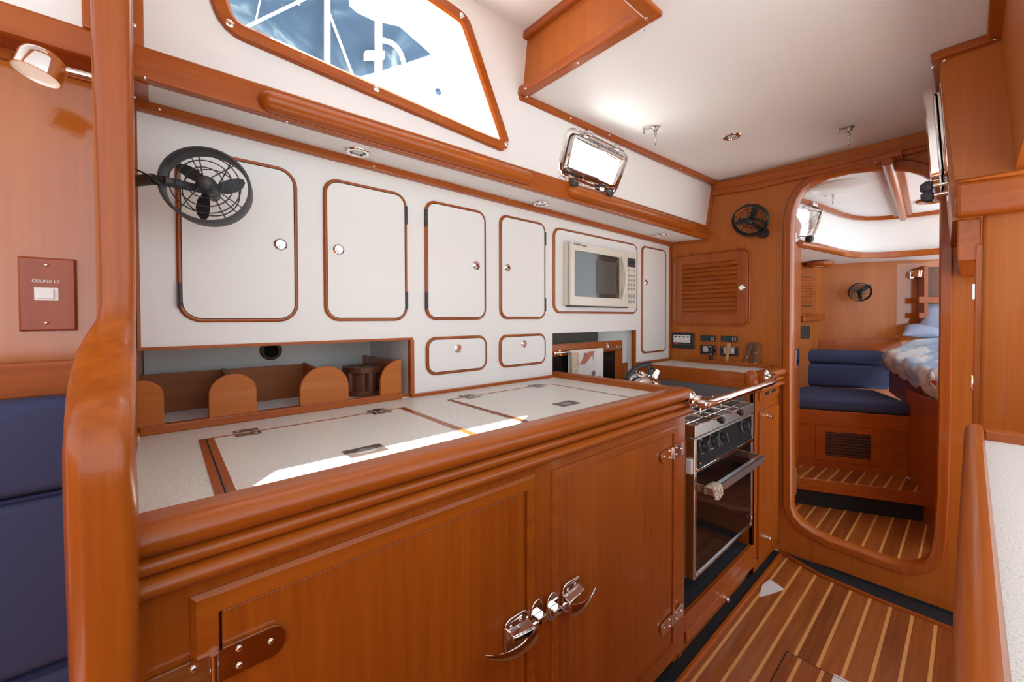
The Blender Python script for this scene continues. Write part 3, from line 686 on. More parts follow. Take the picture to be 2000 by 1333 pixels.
# rounded corner post next to the cooker
part('corner_post', lathe((X1-.014, FY+.014, fz0), (0, 0, 1), [(.014, 0), (.014, .945-fz0)], 20), TZ, CB, smooth=50)
def qbead(a, b, h, mat, nm='mould'):
    return loft([[V(p.x, FY, p.z), V(p.x, FY-.004, p.z), V(p.x, FY-.006, p.z-h*.5), V(p.x, FY-.004, p.z-h), V(p.x, FY, p.z-h)] for p in (a, b)])
# raised frames round the door openings
def rframe(d0, d1, zb, m):
    xa, xb, za, zb_ = d0.x-m, d1.x+m, zb-m, (d0.z+d1.z)/2+m
    o = [(xa, za), (xb, za), (xb, zb_), (xa, zb_)]; i = [(d0.x-.001, zb), (d1.x+.001, zb), (d1.x+.001, zb_-m), (d0.x-.001, zb_-m)]
    mk = lambda q, y: [V(a, y, b) for a, b in q]
    oi = [(xa+.006, za+.006), (xb-.006, za+.006), (xb-.006, zb_-.006), (xa+.006, zb_-.006)]
    return loft([mk(o, FY), mk(o, FY-.003), mk(oi, FY-.008), mk(i, FY-.008), mk(i, FY+.004)], caps=False)
zt = (dL[0].z+dR[1].z)/2
part('door_frame', rframe(V(dL[0].x, FY, zt), V(dL[1].x, FY, zt), ldb, .030), TX, CB)
part('door_frame', rframe(V(dR[0].x, FY, zt), V(dR[1].x, FY, zt), dbot, .022), TX, CB)
def cdoor(d0, d1, zb):
    return part('door', box(d0.x+.003, d1.x-.003, FY-.004, FY+.014, zb+.003, zt-.003), TZ, CB, bevel=.0015)
doorL, doorR = cdoor(dL[0], dL[1], ldb), cdoor(dR[0], dR[1], dbot)
YF = FY-.008
def Fp(x, y, yy=FY-.005): return onY(x, y, yy)
def strap_hinge(parent, xk, zk, x0, x1, h, long_left):
    # knuckle at xk; leaf plates x0..xk and xk..x1, height h
    z0 = zk-h/2; g = []
    for a, b, ends in ((x0, xk-.004, -1), (xk+.004, x1, 1)):
        r = h*.42
        pts = rrect(a, b, z0, z0+h, .0015) if (ends < 0) != long_left else None
        if pts is None:
            cx = b-r if ends > 0 else a+r
            pts = [(a if ends > 0 else b, z0), (cx, z0)] + [(cx+(r*math.cos(t))*ends, zk+(h/2)*math.sin(t)) for t in [-PI/2+PI*k/12 for k in range(1, 12)]] + [(cx, z0+h), (a if ends > 0 else b, z0+h)]
        g.append(extr([V(p, YF-.0035, q) for p, q in pts], (0, .0035, 0)))
    hg = part('hinge', merge(*g, rod(V(xk, YF-.004, z0), V(xk, YF-.004, z0+h), .0055)), CHROME, parent, smooth=40)
    for fx, fz in ((.25, .3), (.25, -.25), (.75, 0.05)):
        for a, b in ((x0, xk), (x1, xk)):
            screw(V(b+(a-b)*(fx*.9+.1), YF-.0035, zk+fz*h), (0, -1, 0), parent, .0042)
kx, kz = Fp(418, 1290, YF).x, Fp(418, 1293, YF).z
kz = (Fp(432, 1270, YF).z+Fp(432, 1326, YF).z)/2; hh = Fp(432, 1268, YF).z-Fp(432, 1330, YF).z
strap_hinge(doorL, kx, kz, Fp(283, 1333, YF).x, Fp(557, 1240, YF).x, hh, False)
for (ax, ay), (bx, by), (cx_, cy_) in (((1290, 892), (1313, 885), (1333, 880)), ((1290, 1225), (1313, 1210), (1333, 1197))):
    z_ = Fp(bx, by, YF).z; h = .040
    strap_hinge(doorR, Fp(bx, by, YF).x, z_, Fp(ax, ay, YF).x, Fp(cx_, cy_, YF).x, h, True)
# chrome lever latches
def latch(parent, px_body, px_tip, px_keep, flip):
    c = Fp(*px_body, YF); tip = Fp(*px_tip, YF-.030); kp = Fp(*px_keep, YF)
    s = 1 if flip else -1                       # side of the lever tip
    bw, bh = .070, .074
    pts = rrect(c.x-bw/2, c.x+bw/2, c.z-bh/2, c.z+bh/2, .018, 5)
    lt = part('latch', merge(extr([V(a, YF-.004, b) for a, b in pts], (0, .004, 0)),
        loft([[V(c.x-s*bw*.50, YF-.003, c.z+.012), V(c.x-s*bw*.50, YF-.026, c.z+.006), V(c.x-s*bw*.50, YF-.026, c.z-.016), V(c.x-s*bw*.50, YF-.003, c.z-.020)], [V(c.x+s*bw*.38, YF-.003, c.z+.016), V(c.x+s*bw*.38, YF-.022, c.z+.012), V(c.x+s*bw*.38, YF-.022, c.z+.000), V(c.x+s*bw*.38, YF-.003, c.z-.006)]])), CHROME, parent, bevel=.003, smooth=40)
    a = V(c.x-s*bw*.52, YF-.028, c.z-.010); path = []; rad = []
    for k in range(13):
        t = k/12; p = a*(1-t)**2+(V((a.x+tip.x)/2, YF-.040, min(a.z, tip.z)-.016))*2*t*(1-t)+tip*t*t
        path.append(p)
    rings = []
    for k, p in enumerate(path):
        t = k/12; w = .0045*(1-.55*t); h = .016*(1-.72*t)
        rings.append([p+V(0, -w*math.cos(q), h*math.sin(q)) for q in [2*PI*j/10 for j in range(10)]])
    part('lever', loft(rings), CHROME, parent, smooth=60)
    part('bolt', merge(box(min(c.x-s*bw*.45, kp.x), max(c.x-s*bw*.45, kp.x), YF-.020, YF-.012, c.z-.006, c.z+.004)), CHROME, parent, bevel=.002)
    for dx, dz in ((-.018, .020), (.010, .022)): screw(V(c.x+dx, YF-.004, c.z+dz), (0, -1, 0), parent, .004)
    kpts = [(kp.x+.021*math.cos(t), kp.z+.035*math.sin(t)) for t in [2*PI*j/20 for j in range(20)]]
    part('latch_keeper', merge(extr([V(a_, YF-.0035, b_) for a_, b_ in kpts], (0, .0035, 0)), box(kp.x-.012, kp.x+.014, YF-.020, YF-.003, kp.z-.012, kp.z+.004)), CHROME, CB, bevel=.002, smooth=40)
latch(doorL, (1008, 1232), (948, 1284), (1048, 1200), False)
latch(doorR, (1116, 1160), (1162, 1150), (1078, 1185), True)
# toe space
part('toe_kick', box(X0, X1-.03, FY+.035, FY+.045, 0.0, fz0), CARPET, CB)
struct('baseboard_galley', loft([[V(x, .628, 0), V(x, .628, .010), V(x, .633, .016), V(x, .645, .016), V(x, .648, 0)] for x in (X0, BX-.05)]), TX, bevel=.002)
struct('trim_26', box(X0, BX-.012, .648, .70, -.01, .004), CARPET)

# fiddle rail: bull-nosed rail and two beads along the cabinet front
def fiddle_prof(x, zt_=1.004, y0=FY-.032, y1=.695):
    P_ = [(y1, zt_-.034), (y1, zt_-.008), (y1-.008, zt_)]
    r = .021
    for k in range(13):
        t = PI/2+PI*.93*k/12; P_.append((y0+r*1.35+r*1.35*math.cos(t), zt_-r+r*math.sin(t)))
    P_ += [(FY-.008, zt_-.0425)]
    for k in range(9):
        t = PI*.52+PI*.96*k/8; P_.append((FY-.012+.010*math.cos(t), zt_-.0535+.010*math.sin(t)))
    P_ += [(FY-.009, zt_-.0655)]
    for k in range(9):
        t = PI*.52+PI*.90*k/8; P_.append((FY-.006+.020*math.cos(t), zt_-.0800+.0135*math.sin(t)))
    P_ += [(FY+.010, zt_-.094), (FY+.010, zt_-.05)]
    return [V(x, a, b) for a, b in P_]
rgs = [fiddle_prof(X0), fiddle_prof(X1-.02)]
# round the end over
def endr(x, f):
    base = fiddle_prof(x); c = V(x, FY+.01, .955); return [V(x, c.y+(p.y-c.y)*f, c.z+(p.z-c.z)*f) for p in base]
rgs += [endr(X1-.008, .97), endr(X1-.001, .88), endr(X1+.004, .70)]
part('fiddle_rail', loft(rgs), TX, CB, smooth=38)

WT = thing('worktop', 'white speckled worktop with two teak-edged lift-up lids', 'worktop', ((X0+X1)/2, .98, CZ-.02))
part('slab', box(X0, X1-.004, FY+.02, WY-.001, CZ-.02, CZ), COUNTER, WT)
def T(x, y, z=CZ): return onZ(x, y, z)
part('end_fiddle', loft([[V(x, y, z) for x, z in ((X1-.040, CZ-.005), (X1-.040, CZ+.020), (X1-.034, CZ+.025), (X1-.008, CZ+.025), (X1-.003, CZ+.020), (X1-.003, CZ-.005))] for y in (.690, WY-.002)]), TY, WT)
def lid(corners, w0, w1, name='lid'):
    a, b, c, d = corners    # back-left, back-right, front-right, front-left (all at worktop level)
    lp_ = part(name, extr([V(p.x, p.y, CZ-.0005) for p in (a, b, c, d)], (0, 0, .0016)), COUNTER, WT)
    return lp_
def strip(p, q, w, nm, parent, z=CZ, h=.0022, mat=TX):
    p = V(p.x, p.y, z); q = V(q.x, q.y, z); t = (q-p).normalized(); s = V(-t.y, t.x, 0)*w/2
    return part(nm, extr([p+s, q+s, q-s, p-s], (0, 0, h)), mat, parent)
# lid 1
a1, b1 = T(404, 857), T(791, 799); c1, d1 = T(893, 837), T(436, 964)
yb = (a1.y+b1.y)/2; yf = FY+.040
L1x0, L1x1 = (a1.x+d1.x)/2+.0, (b1.x+c1.x)/2
L1 = lid((V(L1x0, yb, 0), V(L1x1, yb, 0), V(L1x1, yf, 0), V(L1x0, yf, 0)), 0, 0)
strip(V(L1x0-.007, yf, 0), V(L1x0-.007, yb+.004, 0), .012, 'edge_strip', WT, mat=TY); strip(V(L1x0+.008, yf, 0), V(L1x0+.008, yb, 0), .012, 'edge_strip', L1, mat=TY)
strip(V(L1x0, yf, 0), V(L1x0, yb, 0), .003, 'gap', L1, h=.0019, mat=HOLE)
strip(V(L1x1-.006, yf, 0), V(L1x1-.006, yb, 0), .013, 'edge_strip', L1, mat=TY); strip(V(L1x1+.003, yf, 0), V(L1x1+.003, yb, 0), .004, 'edge_strip', WT, mat=TY)
strip(V(L1x0, yb, 0), V(L1x1, yb, 0), .005, 'edge_strip', L1)
# lid 2
a2, b2 = T(880, 782), T(1070, 751); yb2 = (a2.y+b2.y)/2
L2x0, L2x1 = (T(880, 782).x+T(990, 815).x)/2, (T(1075, 750).x+T(1215, 776).x)/2
L2 = lid((V(L2x0, yb2, 0), V(L2x1, yb2, 0), V(L2x1, yf, 0), V(L2x0, yf, 0)), 0, 0)
strip(V(L2x0, yf, 0), V(L2x0, yb2, 0), .014, 'edge_strip', L2, mat=TY)
strip(V(L2x0, yf, 0), V(L2x0, yb2, 0), .0025, 'gap', L2, h=.0026, mat=HOLE)
strip(V(L2x1, yf, 0), V(L2x1, yb2, 0), .006, 'edge_strip', L2, mat=TY)
strip(V(L2x0, yb2, 0), V(L2x1, yb2, 0), .005, 'edge_strip', L2)
def fhinge(px, py, parent, y):
    c = T(px, py); c = V(c.x, y, CZ+.0015)
    wd, dp_ = .050, .030
    holes_ = []
    g = []
    for s in (-1, 1):
        pts = [V(c.x-wd/2+s*.0, c.y+(s*.003), c.z), V(c.x+wd/2, c.y+s*.003, c.z), V(c.x+wd/2, c.y+s*dp_, c.z), V(c.x-wd/2, c.y+s*dp_, c.z)]
        g.append(extr(pts, (0, 0, .0018)))
    h = part('hinge', merge(*g, rod(c+V(-wd/2, 0, .001), c+V(wd/2, 0, .001), .0022, 8)), TEAKREFL, parent)
    for dx in (-.016, .016):
        for dy in (-.020, .020): part('screw', lathe(c+V(dx, dy, .0018), (0, 0, 1), [(.0045, 0), (.003, .001)], 10), CHROME, parent)
    part('screw', lathe(c+V(0, -.012, .0018), (0, 0, 1), [(.0045, 0), (.003, .001)], 10), CHROME, parent)
fhinge(482, 846, L1, yb); fhinge(740, 805, L1, yb); fhinge(915, 775, L2, yb2); fhinge(1045, 754, L2, yb2)
def flush_latch(x0, x1, y0, y1, parent):
    pl_ = part('flush_pull', plate([V(x0, y0, CZ+.001), V(x1, y0, CZ+.001), V(x1, y1, CZ+.001), V(x0, y1, CZ+.001)], [[V(x0+(x1-x0)*(.5+.33*math.cos(t)), (y0+y1)/2+(y1-y0)*.30*math.sin(t), CZ+.001) for t in [2*PI*j/16 for j in range(16)]]], (0, 0, .002)), TEAKREFL, parent)
    part('flush_pull_cup', extr([V(x0+(x1-x0)*(.5+.33*math.cos(t)), (y0+y1)/2+(y1-y0)*.30*math.sin(t), CZ+.0012) for t in [2*PI*j/16 for j in range(16)]], (0, 0, .0006)), STEEL, parent)
fa, fb = T(668, 885), T(745, 872); flush_latch(fa.x, fb.x, fa.y-.052, fa.y-.0, L1)
fa, fb = T(1088, 793), T(1141, 790); flush_latch(fa.x-.0, fb.x+.0, fa.y-.028, fa.y+.02, L2)
# ================================================================== COOKER BAY
XL, XR = 1.462, 2.068
HZ = .852
CK = thing('gimballed_cooker', 'stainless steel gimballed cooker with dark glass oven door', 'cooker', ((XL+XR)/2, 1.0, .25))
YK = FY
part('casing', merge(box(XL, XR, YK+.03, 1.16, .27, .80)), STEEL, CK, bevel=.004)
def post(xa, xb): return box(xa, xb, YK, YK+.035, .275, HZ-.055)
part('side_post', post(XL+.002, XL+.022), STEEL, CK, bevel=.003); part('side_post', post(XR-.018, XR), STEEL, CK, bevel=.003)
zlb = onY(1359, 855, YK).z
part('hob_tray', merge(box(XL, XR, YK-.002, YK+.006, zlb, HZ), box(XL, XL+.008, YK, 1.16, zlb, HZ), box(XR-.008, XR, YK, 1.16, zlb, HZ), box(XL, XR, 1.152, 1.16, zlb, HZ), box(XL, XR, YK, 1.16, .795, .803)), STEEL, CK, bevel=.0015)
bk = part('back_plate', box(XL, XR, 1.165, 1.175, .70, .90), ENAMEL, CK)
bars = []
for i in range(9):
    y = YK+.045+i*.054; part('grate_bar', tube([V(XL+.02, y, .846), V(XR-.02, y, .846)], .0042, 8), CHROME, CK, smooth=True)
for i in range(3):
    x = XL+.10+i*.2; part('grate_bar', tube([V(x, YK+.03, .838), V(x, 1.13, .838)], .004, 8), CHROME, CK, smooth=True)
for bx_, by_ in ((XL+.16, YK+.16), (XL+.45, YK+.16), (XL+.16, YK+.38), (XL+.45, YK+.38)):
    part('burner', lathe((bx_, by_, .803), (0, 0, 1), [(.045, 0), (.045, .012), (.030, .014), (.030, .024), (.001, .026)], 20), GREYBLACK, CK, smooth=35)
# pot-holder rods with black knobs
for (kx_, ky_), (px_, py_) in (((1409, 821), (1384, 810)), ((1447, 806), (1420, 796))):
    kc = onY(kx_, ky_, YK-.030); kk = V(kc.x, YK-.030, kc.z)
    cl = part('pot_clamp', merge(rod(kk, V(kk.x, YK+.34, kk.z), .0045, 8), tube([V(kk.x-.002, YK+.05, kk.z), V(kk.x-.002, YK+.05, kk.z+.055), V(kk.x-.002, YK+.085, kk.z+.055), V(kk.x-.002, YK+.085, kk.z+.0)], .0035, 8), box(kk.x-.004, kk.x+.004, YK-.02, YK+.05, kk.z+.001, kk.z+.009)), CHROME, CK, smooth=40)
    part('clamp_knob', lathe(kk+V(0, .014, 0), (0, -1, 0), [(.008, 0), (.008, .006), (.013, .008), (.0135, .020), (.010, .024)], 18), BLACK, cl, smooth=35)
# sloping control panel with four knobs
zt0, zb0 = zlb, onY(1362, 916, YK).z
cp0, cp1 = YK+.028, YK-.001
part('control_panel', loft([[V(x, cp0, zt0), V(x, cp1, zb0), V(x, cp1+.02, zb0-.004), V(x, cp0+.03, zt0)] for x in (XL+.022, XR-.018)]), ENAMEL, CK)
pn = V(0, -(zt0-zb0), (cp1-cp0)).normalized(); pn = V(0, -(zt0-zb0), cp0-cp1).normalized()
for i, (x, y) in enumerate(((1371, 870), (1390, 860), (1408, 851), (1451, 834))):
    c = onY(x, y, YK+.012); X = c.x; zz = (zt0+zb0)/2+(.006); tt = (zz-zb0)/(zt0-zb0); c = V(X, cp1+(cp0-cp1)*tt, zz)
    kn = part('knob', lathe(c, pn, [(.026, 0), (.026, .004), (.020, .008), (.018, .020), (.016, .023)], 24), BLACK, CK, smooth=35)
    xa, ya, za = basis(pn)
    part('pointer', obox(c+pn*.019-V(.004, 0, 0)-ya*.020, V(.008, 0, 0), ya*.04, pn*.012), GREYBLACK, kn, bevel=.002)
    part('dial_ring', lathe(c, pn, [(.0285, 0), (.0285, .0015), (.027, .0015), (.027, 0)], 24), STEEL, kn)
part('ignition_button', lathe(V(XL+.05, YK-.001, zb0+.014), (0, -1, 0), [(.006, 0), (.005, .004)], 12), CHROME, CK)
part('panel_edge', box(XL+.018, XR-.014, YK-.006, YK+.004, zb0-.011, zb0), CHROME, CK, bevel=.0015)
# oven door with grab handle
ozb = onY(1371, 1113, YK).z
OD = part('oven_door', box(XL+.022, XR-.018, YK+.004, YK+.028, ozb-.012, zb0-.014), DARKGLASS, CK, bevel=.002)
part('door_edge', merge(box(XL+.022, XR-.018, YK-.001, YK+.006, ozb-.012, ozb-.004)), CHROME, OD)
zh = onX(1448, 876, 2.0).z; hyf = YK-.062; zhh = .030
hx0, hx1 = XL+.026, XR-.050
hz1 = onX(1489, 889, hx1).z; 
hb = part('handle', merge(box(hx0, hx1, hyf, hyf+.006, hz1-zhh, hz1), box(hx0, hx1, hyf, hyf+.022, hz1-.004, hz1), box(hx0, hx0+.004, hyf, YK+.006, hz1-zhh, hz1), box(hx1-.004, hx1, hyf, YK+.006, hz1-zhh, hz1)), STEEL, OD, bevel=.0012)
for x, z in ((XL-.006, .70), (XR+.004, .73)):
    part('gimbal_lock', box(x-.006, x+.006, YK+.004, YK+.03, z-.028, z+.028), PLASTIC, CK, bevel=.004)
part('hinge_screw', merge(lathe(V(XL+.032, YK-.001, ozb+.008), (0, -1, 0), [(.006, 0), (.006, .004), (.002, .006)], 12), lathe(V(XR-.026, YK-.001, ozb+.03), (0, -1, 0), [(.005, 0), (.005, .004), (.002, .006)], 12)), CHROME, CK)
# crocheted cloth over the oven handle
cr = []
xc = onY(1400, 950, hyf).x
for i in range(7):
    x = xc-.034+.0115*i; s = 1-.25*abs(i-3)/3.0
    cr.append([V(x+.004*math.sin(k*1.3), hyf+q[0], hz1+q[1]*s) for k, q in enumerate(((.030, -.030), (.031, .002), (.024, .0062), (.010, .0072), (-.002, .0056), (-.0065, -.006), (-.0075, -.045), (-.004, -.045), (-.0022, -.006), (.000, .0014), (.010, .0032), (.024, .0022), (.0262, -.001), (.0262, -.03)))])
solo('crochet_cloth', 'small spotted crochet cloth draped over the oven handle', 'cloth', loft(cr), CROCHET, smooth=60)

# niche behind the cooker: floor, tiled side, base drawer, forward cabinet
FC = thing('cooker_bay', 'teak drop-front drawer and plinth below the cooker', 'drawer', ((XL+XR)/2, FY, 0))
zf = onY(1348, 1196, FY).z
part('plinth_back', box(X1-.028, XR+.03, FY+.030, FY+.040, 0, zf-.02), VX, FC)
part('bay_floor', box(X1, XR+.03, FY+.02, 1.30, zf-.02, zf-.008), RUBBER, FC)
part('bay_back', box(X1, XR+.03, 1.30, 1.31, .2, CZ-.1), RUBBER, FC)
part('plinth_rail', box(X1-.006, XR+.022, FY, FY+.02, onY(1348, 1225, FY).z, zf), TX, FC, bevel=.003)
dz1 = onY(1380, 1163, FY).z; dz1 = onY(1343, 1232, FY).z; dz0 = onY(1380, 1255, FY).z
DW = part('drawer_front', box(X1+.006, XR+.014, FY-.003, FY+.018, fz0+.004, dz1), TX, FC, bevel=.004)
c = onY(1414, 1168, FY-.003); part('push_knob', lathe(c, (0, -1, 0), [(.013, 0), (.013, .003), (.008, .004), (.008, .014), (.011, .016), (.010, .021)], 18), CHROME, DW, smooth=35)

SXL = XR+.012
RC = thing('corner_locker', 'narrow teak locker with two push knobs between cooker and bulkhead', 'locker', (2.26, FY, 0))
part('body', merge(box(SXL, BX-.004, FY+.004, FY+.02, .03, .945), box(SXL, SXL+.018, FY+.004, WY, .03, .945), box(SXL, BX-.004, FY+.03, FY+.04, 0, .07)), TZ, RC, bevel=.002)
lx0, lx1 = onY(1481, 900, FY).x, onY(1522, 900, FY).x
lzt, lzb = onY(1500, 797, FY).z, onY(1500, 1118, FY).z
ld = part('door', extr([V(a, FY-.006, b) for a, b in rrect(lx0, min(lx1, BX-.03), max(lzb, .08), lzt, .012)], (0, .012, 0)), TZ, RC, bevel=.003)
for x, y in ((1499, 813), (1497, 1050)):
    c = onY(x, y, FY-.006); part('push_knob', lathe(c, (0, -1, 0), [(.013, 0), (.013, .003), (.008, .004), (.008, .014), (.011, .016), (.010, .021)], 18), CHROME, ld, smooth=35)
sz1, sz0 = onY(1500, 757, FY).z, onY(1500, 776, FY).z
vp = part('vent_panel', extr([V(a, FY-.005, b) for a, b in rrect(lx0, min(lx1, BX-.03), sz0, sz1, .004)], (0, .010, 0)), TX, RC, bevel=.002)
for f in (.32, .62): part('finger_slot', extr([V(lx0+(lx1-lx0)*f+a, FY-.0062, (sz0+sz1)/2+b) for a, b in rrect(-.028, .028, -.008, .008, .006)], (0, .002, 0)), HOLE, vp)
part('worktop', box(SXL+.01, BX-.004, FY+.04, WY-.001, CZ-.02, CZ+.001), COUNTER, RC)
zft, zfb = onX(1463, 730, SXL-.006).z, onX(1461, 762, SXL-.006).z
part('shade_sheet', box(SXL-.004, SXL, .70, WY-.01, .60, zfb), plain('painted_shade_grey', (.13, .125, .12), .5), RC)  # added dark sheet; paints the shade on the niche side wall
part('aft_fiddle', box(SXL-.006, SXL+.016, .70, WY-.002, zfb, zft), TY, RC, bevel=.005)
part('corner_post', lathe((SXL+.012, .678, zfb+.02), (0, 0, 1), [(.026, 0), (.028, .01), (.028, zft-zfb-.035), (.022, zft-zfb-.018), (.010, zft-zfb-.008)], 24), TZ, RC, smooth=50)
part('front_fiddle', merge(loft([[V(x, p.y, p.z) for p in fiddle_prof(x, zft+.002)] for x in (SXL+.02, BX-.008)])), TX, RC, smooth=38)
part('toe_kick', box(XL, BX-.01, FY+.047, FY+.055, 0.0, .07), CARPET, RC)

# chrome grab rail across the cooker
ga = V(X1-.030, FY-.038, onY(1345, 783, FY-.036).z); gb0 = onX(1487, 732, SXL+.055)
gy = .545
e1 = onY(1383, 792, gy); e2 = onY(1512, 744, gy)
ge = V(SXL+.055, FY-.036, onX(1487, 733, SXL+.055).z)
zr = (e1.z+e2.z)/2
GR = thing('grab_rail', 'polished chrome grab rail spanning in front of the cooker', 'rail', (1.75, .6, zr))
pth = [ga+V(0, .004, 0), V(ga.x+.015, ga.y-.035, (ga.z+zr)/2), V(e1.x-.035, gy+.010, zr), V(e1.x+.0, gy, zr), V(e1.x+.05, gy, zr), V(e2.x-.04, gy, zr), V(e2.x-.006, gy+.004, zr), V(e2.x+.004, gy+.018, zr), V(ge.x+.012, gy+.050, zr+.002), V(ge.x, ge.y+.004, ge.z)]
def smooth_path(P, it=2):
    for _ in range(it):
        Q = [P[0]]
        for a, b in zip(P[:-1], P[1:]): Q += [a*.75+b*.25, a*.25+b*.75]
        P = Q+[P[-1]]
    return P
part('bar', tube(smooth_path(pth), .0135, 16), CHROME, GR, smooth=60)
for c, n in ((ga, (0, -1, 0)), (V(ge.x, ge.y, ge.z), (0, -1, 0))):
    part('flange', lathe(Vector(c)+V(0, .006, 0), n, [(.027, 0), (.027, .004), (.020, .009), (.015, .012)], 24), CHROME, GR, smooth=40)

# niche frame with smoked panel behind the cooker, towel rail and towel
NFX1 = onY(1214, 690, 1.335).x; NY = 1.335
ft0 = (onY(1085, 675, NY).z+onY(1210, 663, NY).z)/2; fb0 = onY(1085, 695, NY).z
NF = thing('niche_frame', 'teak frame with smoked glass standing in the niche behind the cooker', 'frame', (1.7, NY, .87))
nfx0 = o2x0-.03
part('top_rail', box(nfx0, NFX1, NY-.008, NY+.012, fb0-.004, ft0), TX, NF, bevel=.004)
part('stile', box(NFX1-.07, NFX1, NY-.008, NY+.012, .80, fb0-.004), TZ, NF, bevel=.003)
part('stile', box(nfx0, nfx0+.055, NY-.008, NY+.012, .80, fb0-.004), TZ, NF, bevel=.003)
part('smoked_pane', box(nfx0+.05, NFX1-.065, NY, NY+.004, .80, fb0), DARKGLASS, NF)
part('lower_rail', box(NFX1, o2x1+.0, NY-.01, NY+.01, .80, .985), TX, NF)
TR = thing('towel_rail', 'thin chrome towel rail with brackets on the niche frame', 'rail', (1.7, NY-.04, ft0-.05))
ry = NY-.035
b0, b1 = onY(1099, 690, ry), onY(1192, 676, ry)
rz = onY(1112, 688, ry).z
rx0, rx1 = onY(1082, 690, ry).x, onY(1214, 674, ry).x
part('rod', rod(V(rx0, ry, rz), V(rx1, ry, rz), .0045, 10), CHROME, TR, smooth=True)
for x in (rx0+.004, rx1-.006):
    part('end_bracket', merge(lathe(V(x, NY-.008, rz), (0, -1, 0), [(.014, 0), (.014, .004), (.008, .008), (.007, .032)], 16)), CHROME, TR, smooth=40)
for q in (b0, b1):
    part('latch_clip', merge(box(q.x-.008, q.x+.008, NY-.018, NY-.008, q.z-.012, q.z+.014), box(q.x-.004, q.x+.004, NY-.024, NY-.018, q.z-.014, q.z+.004)), CHROME, TR, bevel=.002)
t0, t1 = onY(1113, 690, ry).x, onY(1176, 685, ry).x
tz0 = .83
rows_ = []
N = 18
for i in range(N+1):
    x = t0+(t1-t0)*i/N; wv = .004*math.sin(i*1.05)
    rows_.append([V(x, ry-.007+wv, tz0), V(x, ry-.008+wv*.6, rz-.03), V(x, ry-.0085, rz-.002), V(x, ry-.004, rz+.007), V(x, ry+.004, rz+.007), V(x, ry+.009, rz-.002), V(x, ry+.011+wv*.4, rz-.03), V(x, ry+.012, .90), V(x, ry+.0095, .90), V(x, ry+.0085, rz-.03), V(x, ry+.0065, rz-.002), V(x, ry+.002, rz+.0048), V(x, ry-.002, rz+.0048), V(x, ry-.0062, rz-.002), V(x, ry-.0055+wv*.6, rz-.03), V(x, ry-.0045+wv, tz0)])
TW = thing('tea_towel', 'white tea towel with printed flowers hanging from the thin chrome rail', 'towel', ((t0+t1)/2, ry, tz0))
part('cloth', loft(rows_), TOWELM, TW, smooth=70)
def on_towel(x0, x1, nm, mat, z0=tz0, z1=None, y=-.0145):
    z1 = z1 or rz-.003
    pts = [V(x0, ry+y, z0), V(x1, ry+y, z0), V(x1, ry+y, z1), V(x0, ry+y, z1)]
    part(nm, extr(pts, (0, .002, 0)), mat, TW)
on_towel(t0, t0+(t1-t0)*.20, 'border_print', TOWELS)
mm = V(t0+(t1-t0)*.22, ry-.0155, rz-.065)
part('rust_stripe', extr([mm, mm+V(.045, 0, 0), mm+V(.125, 0, .06), mm+V(.075, 0, .06)], (0, .0015, 0)), TOWELR, TW)

def flower(cx, cz, r):
    g = []
    for k in range(6):
        t = 2*PI*k/6; c_ = V(cx+r*.62*math.cos(t), ry-.0150, cz+r*.62*math.sin(t)); g.append(extr([c_+V(r*.30*math.cos(q), 0, r*.30*math.sin(q)) for q in [2*PI*j/8 for j in range(8)]], (0, .001, 0)))
    g.append(extr([V(cx-.001, ry-.015, cz-r), V(cx+.0015, ry-.015, cz-r), V(cx+.008, ry-.015, cz-r*2.6), V(cx+.0055, ry-.015, cz-r*2.6)], (0, .001, 0)))
    part('flower_print', merge(*g), PRINTM, TW)
PRINTM = plain('plum_print', (0.20, 0.11, 0.13), .9, noise=.4, nscale=120)
tw_ = t1-t0; th_ = rz-tz0
for fx, fz, r in ((.66, .52, .016), (.84, .40, .015), (.58, .30, .014), (.40, .93, .010), (.62, .90, .009)): flower(t0+tw_*fx, tz0+th_*fz, r)

# kettle on the hob
kc = onY(1253, 745, .985); KC = V(kc.x, .985, .850)
KT = thing('kettle', 'shiny steel kettle with a black loop handle on the hob', 'kettle', KC)
R_ = .095
kh = onY(1250, 733, .985).z-.852
part('body', lathe(KC, (0, 0, 1), [(R_*.92, 0), (R_*1.0, .010), (R_*1.02, kh*.30), (R_*.98, kh*.55), (R_*.84, kh*.80), (R_*.60, kh*.94), (R_*.42, kh)], 32), CHROME, KT, smooth=60)
part('lid', lathe(KC+V(0, 0, kh-.001), (0, 0, 1), [(R_*.42, 0), (R_*.40, .004), (R_*.15, .008), (.010, .009), (.012, .015), (.008, .019)], 24), CHROME, KT, smooth=40)
ht = onY(1262, 712, .985)
side_ = V(1, -.25, 0).normalized()
top_z = ht.z
hp_ = [KC+side_*-.082+V(0, 0, kh*.82), KC+side_*-.088+V(0, 0, kh*.95), KC+side_*-.070+V(0, 0, (top_z-.85)*.82), KC+side_*-.03+V(0, 0, (top_z-.85)*.97), KC+side_*.02+V(0, 0, (top_z-.85)*1.0), KC+side_*.052+V(0, 0, (top_z-.85)*1.02)]
part('handle', tube(smooth_path(hp_), .0115, 12), BLACK, KT, smooth=60)
part('handle_bracket', tube(smooth_path([KC+side_*.045+V(0, 0, kh*.95), KC+side_*.055+V(0, 0, kh*1.1), KC+side_*.040+V(0, 0, (top_z-.85)*.97)]), .006, 8), GREYBLACK, KT, smooth=60)
sp0 = KC+side_*.058+V(0, -.01, kh*.84)
part('spout', lathe(sp0, side_*.5+V(0, 0, .86), [(.021, 0), (.0185, .025), (.0185, .046), (.016, .046), (.015, .03)], 18), CHROME, KT, smooth=40)
part('whistle', obox(sp0+V(-.01, -.012, .046), V(.022, 0, 0), V(0, .024, 0), V(0, 0, .010)), BLACK, KT, bevel=.003)

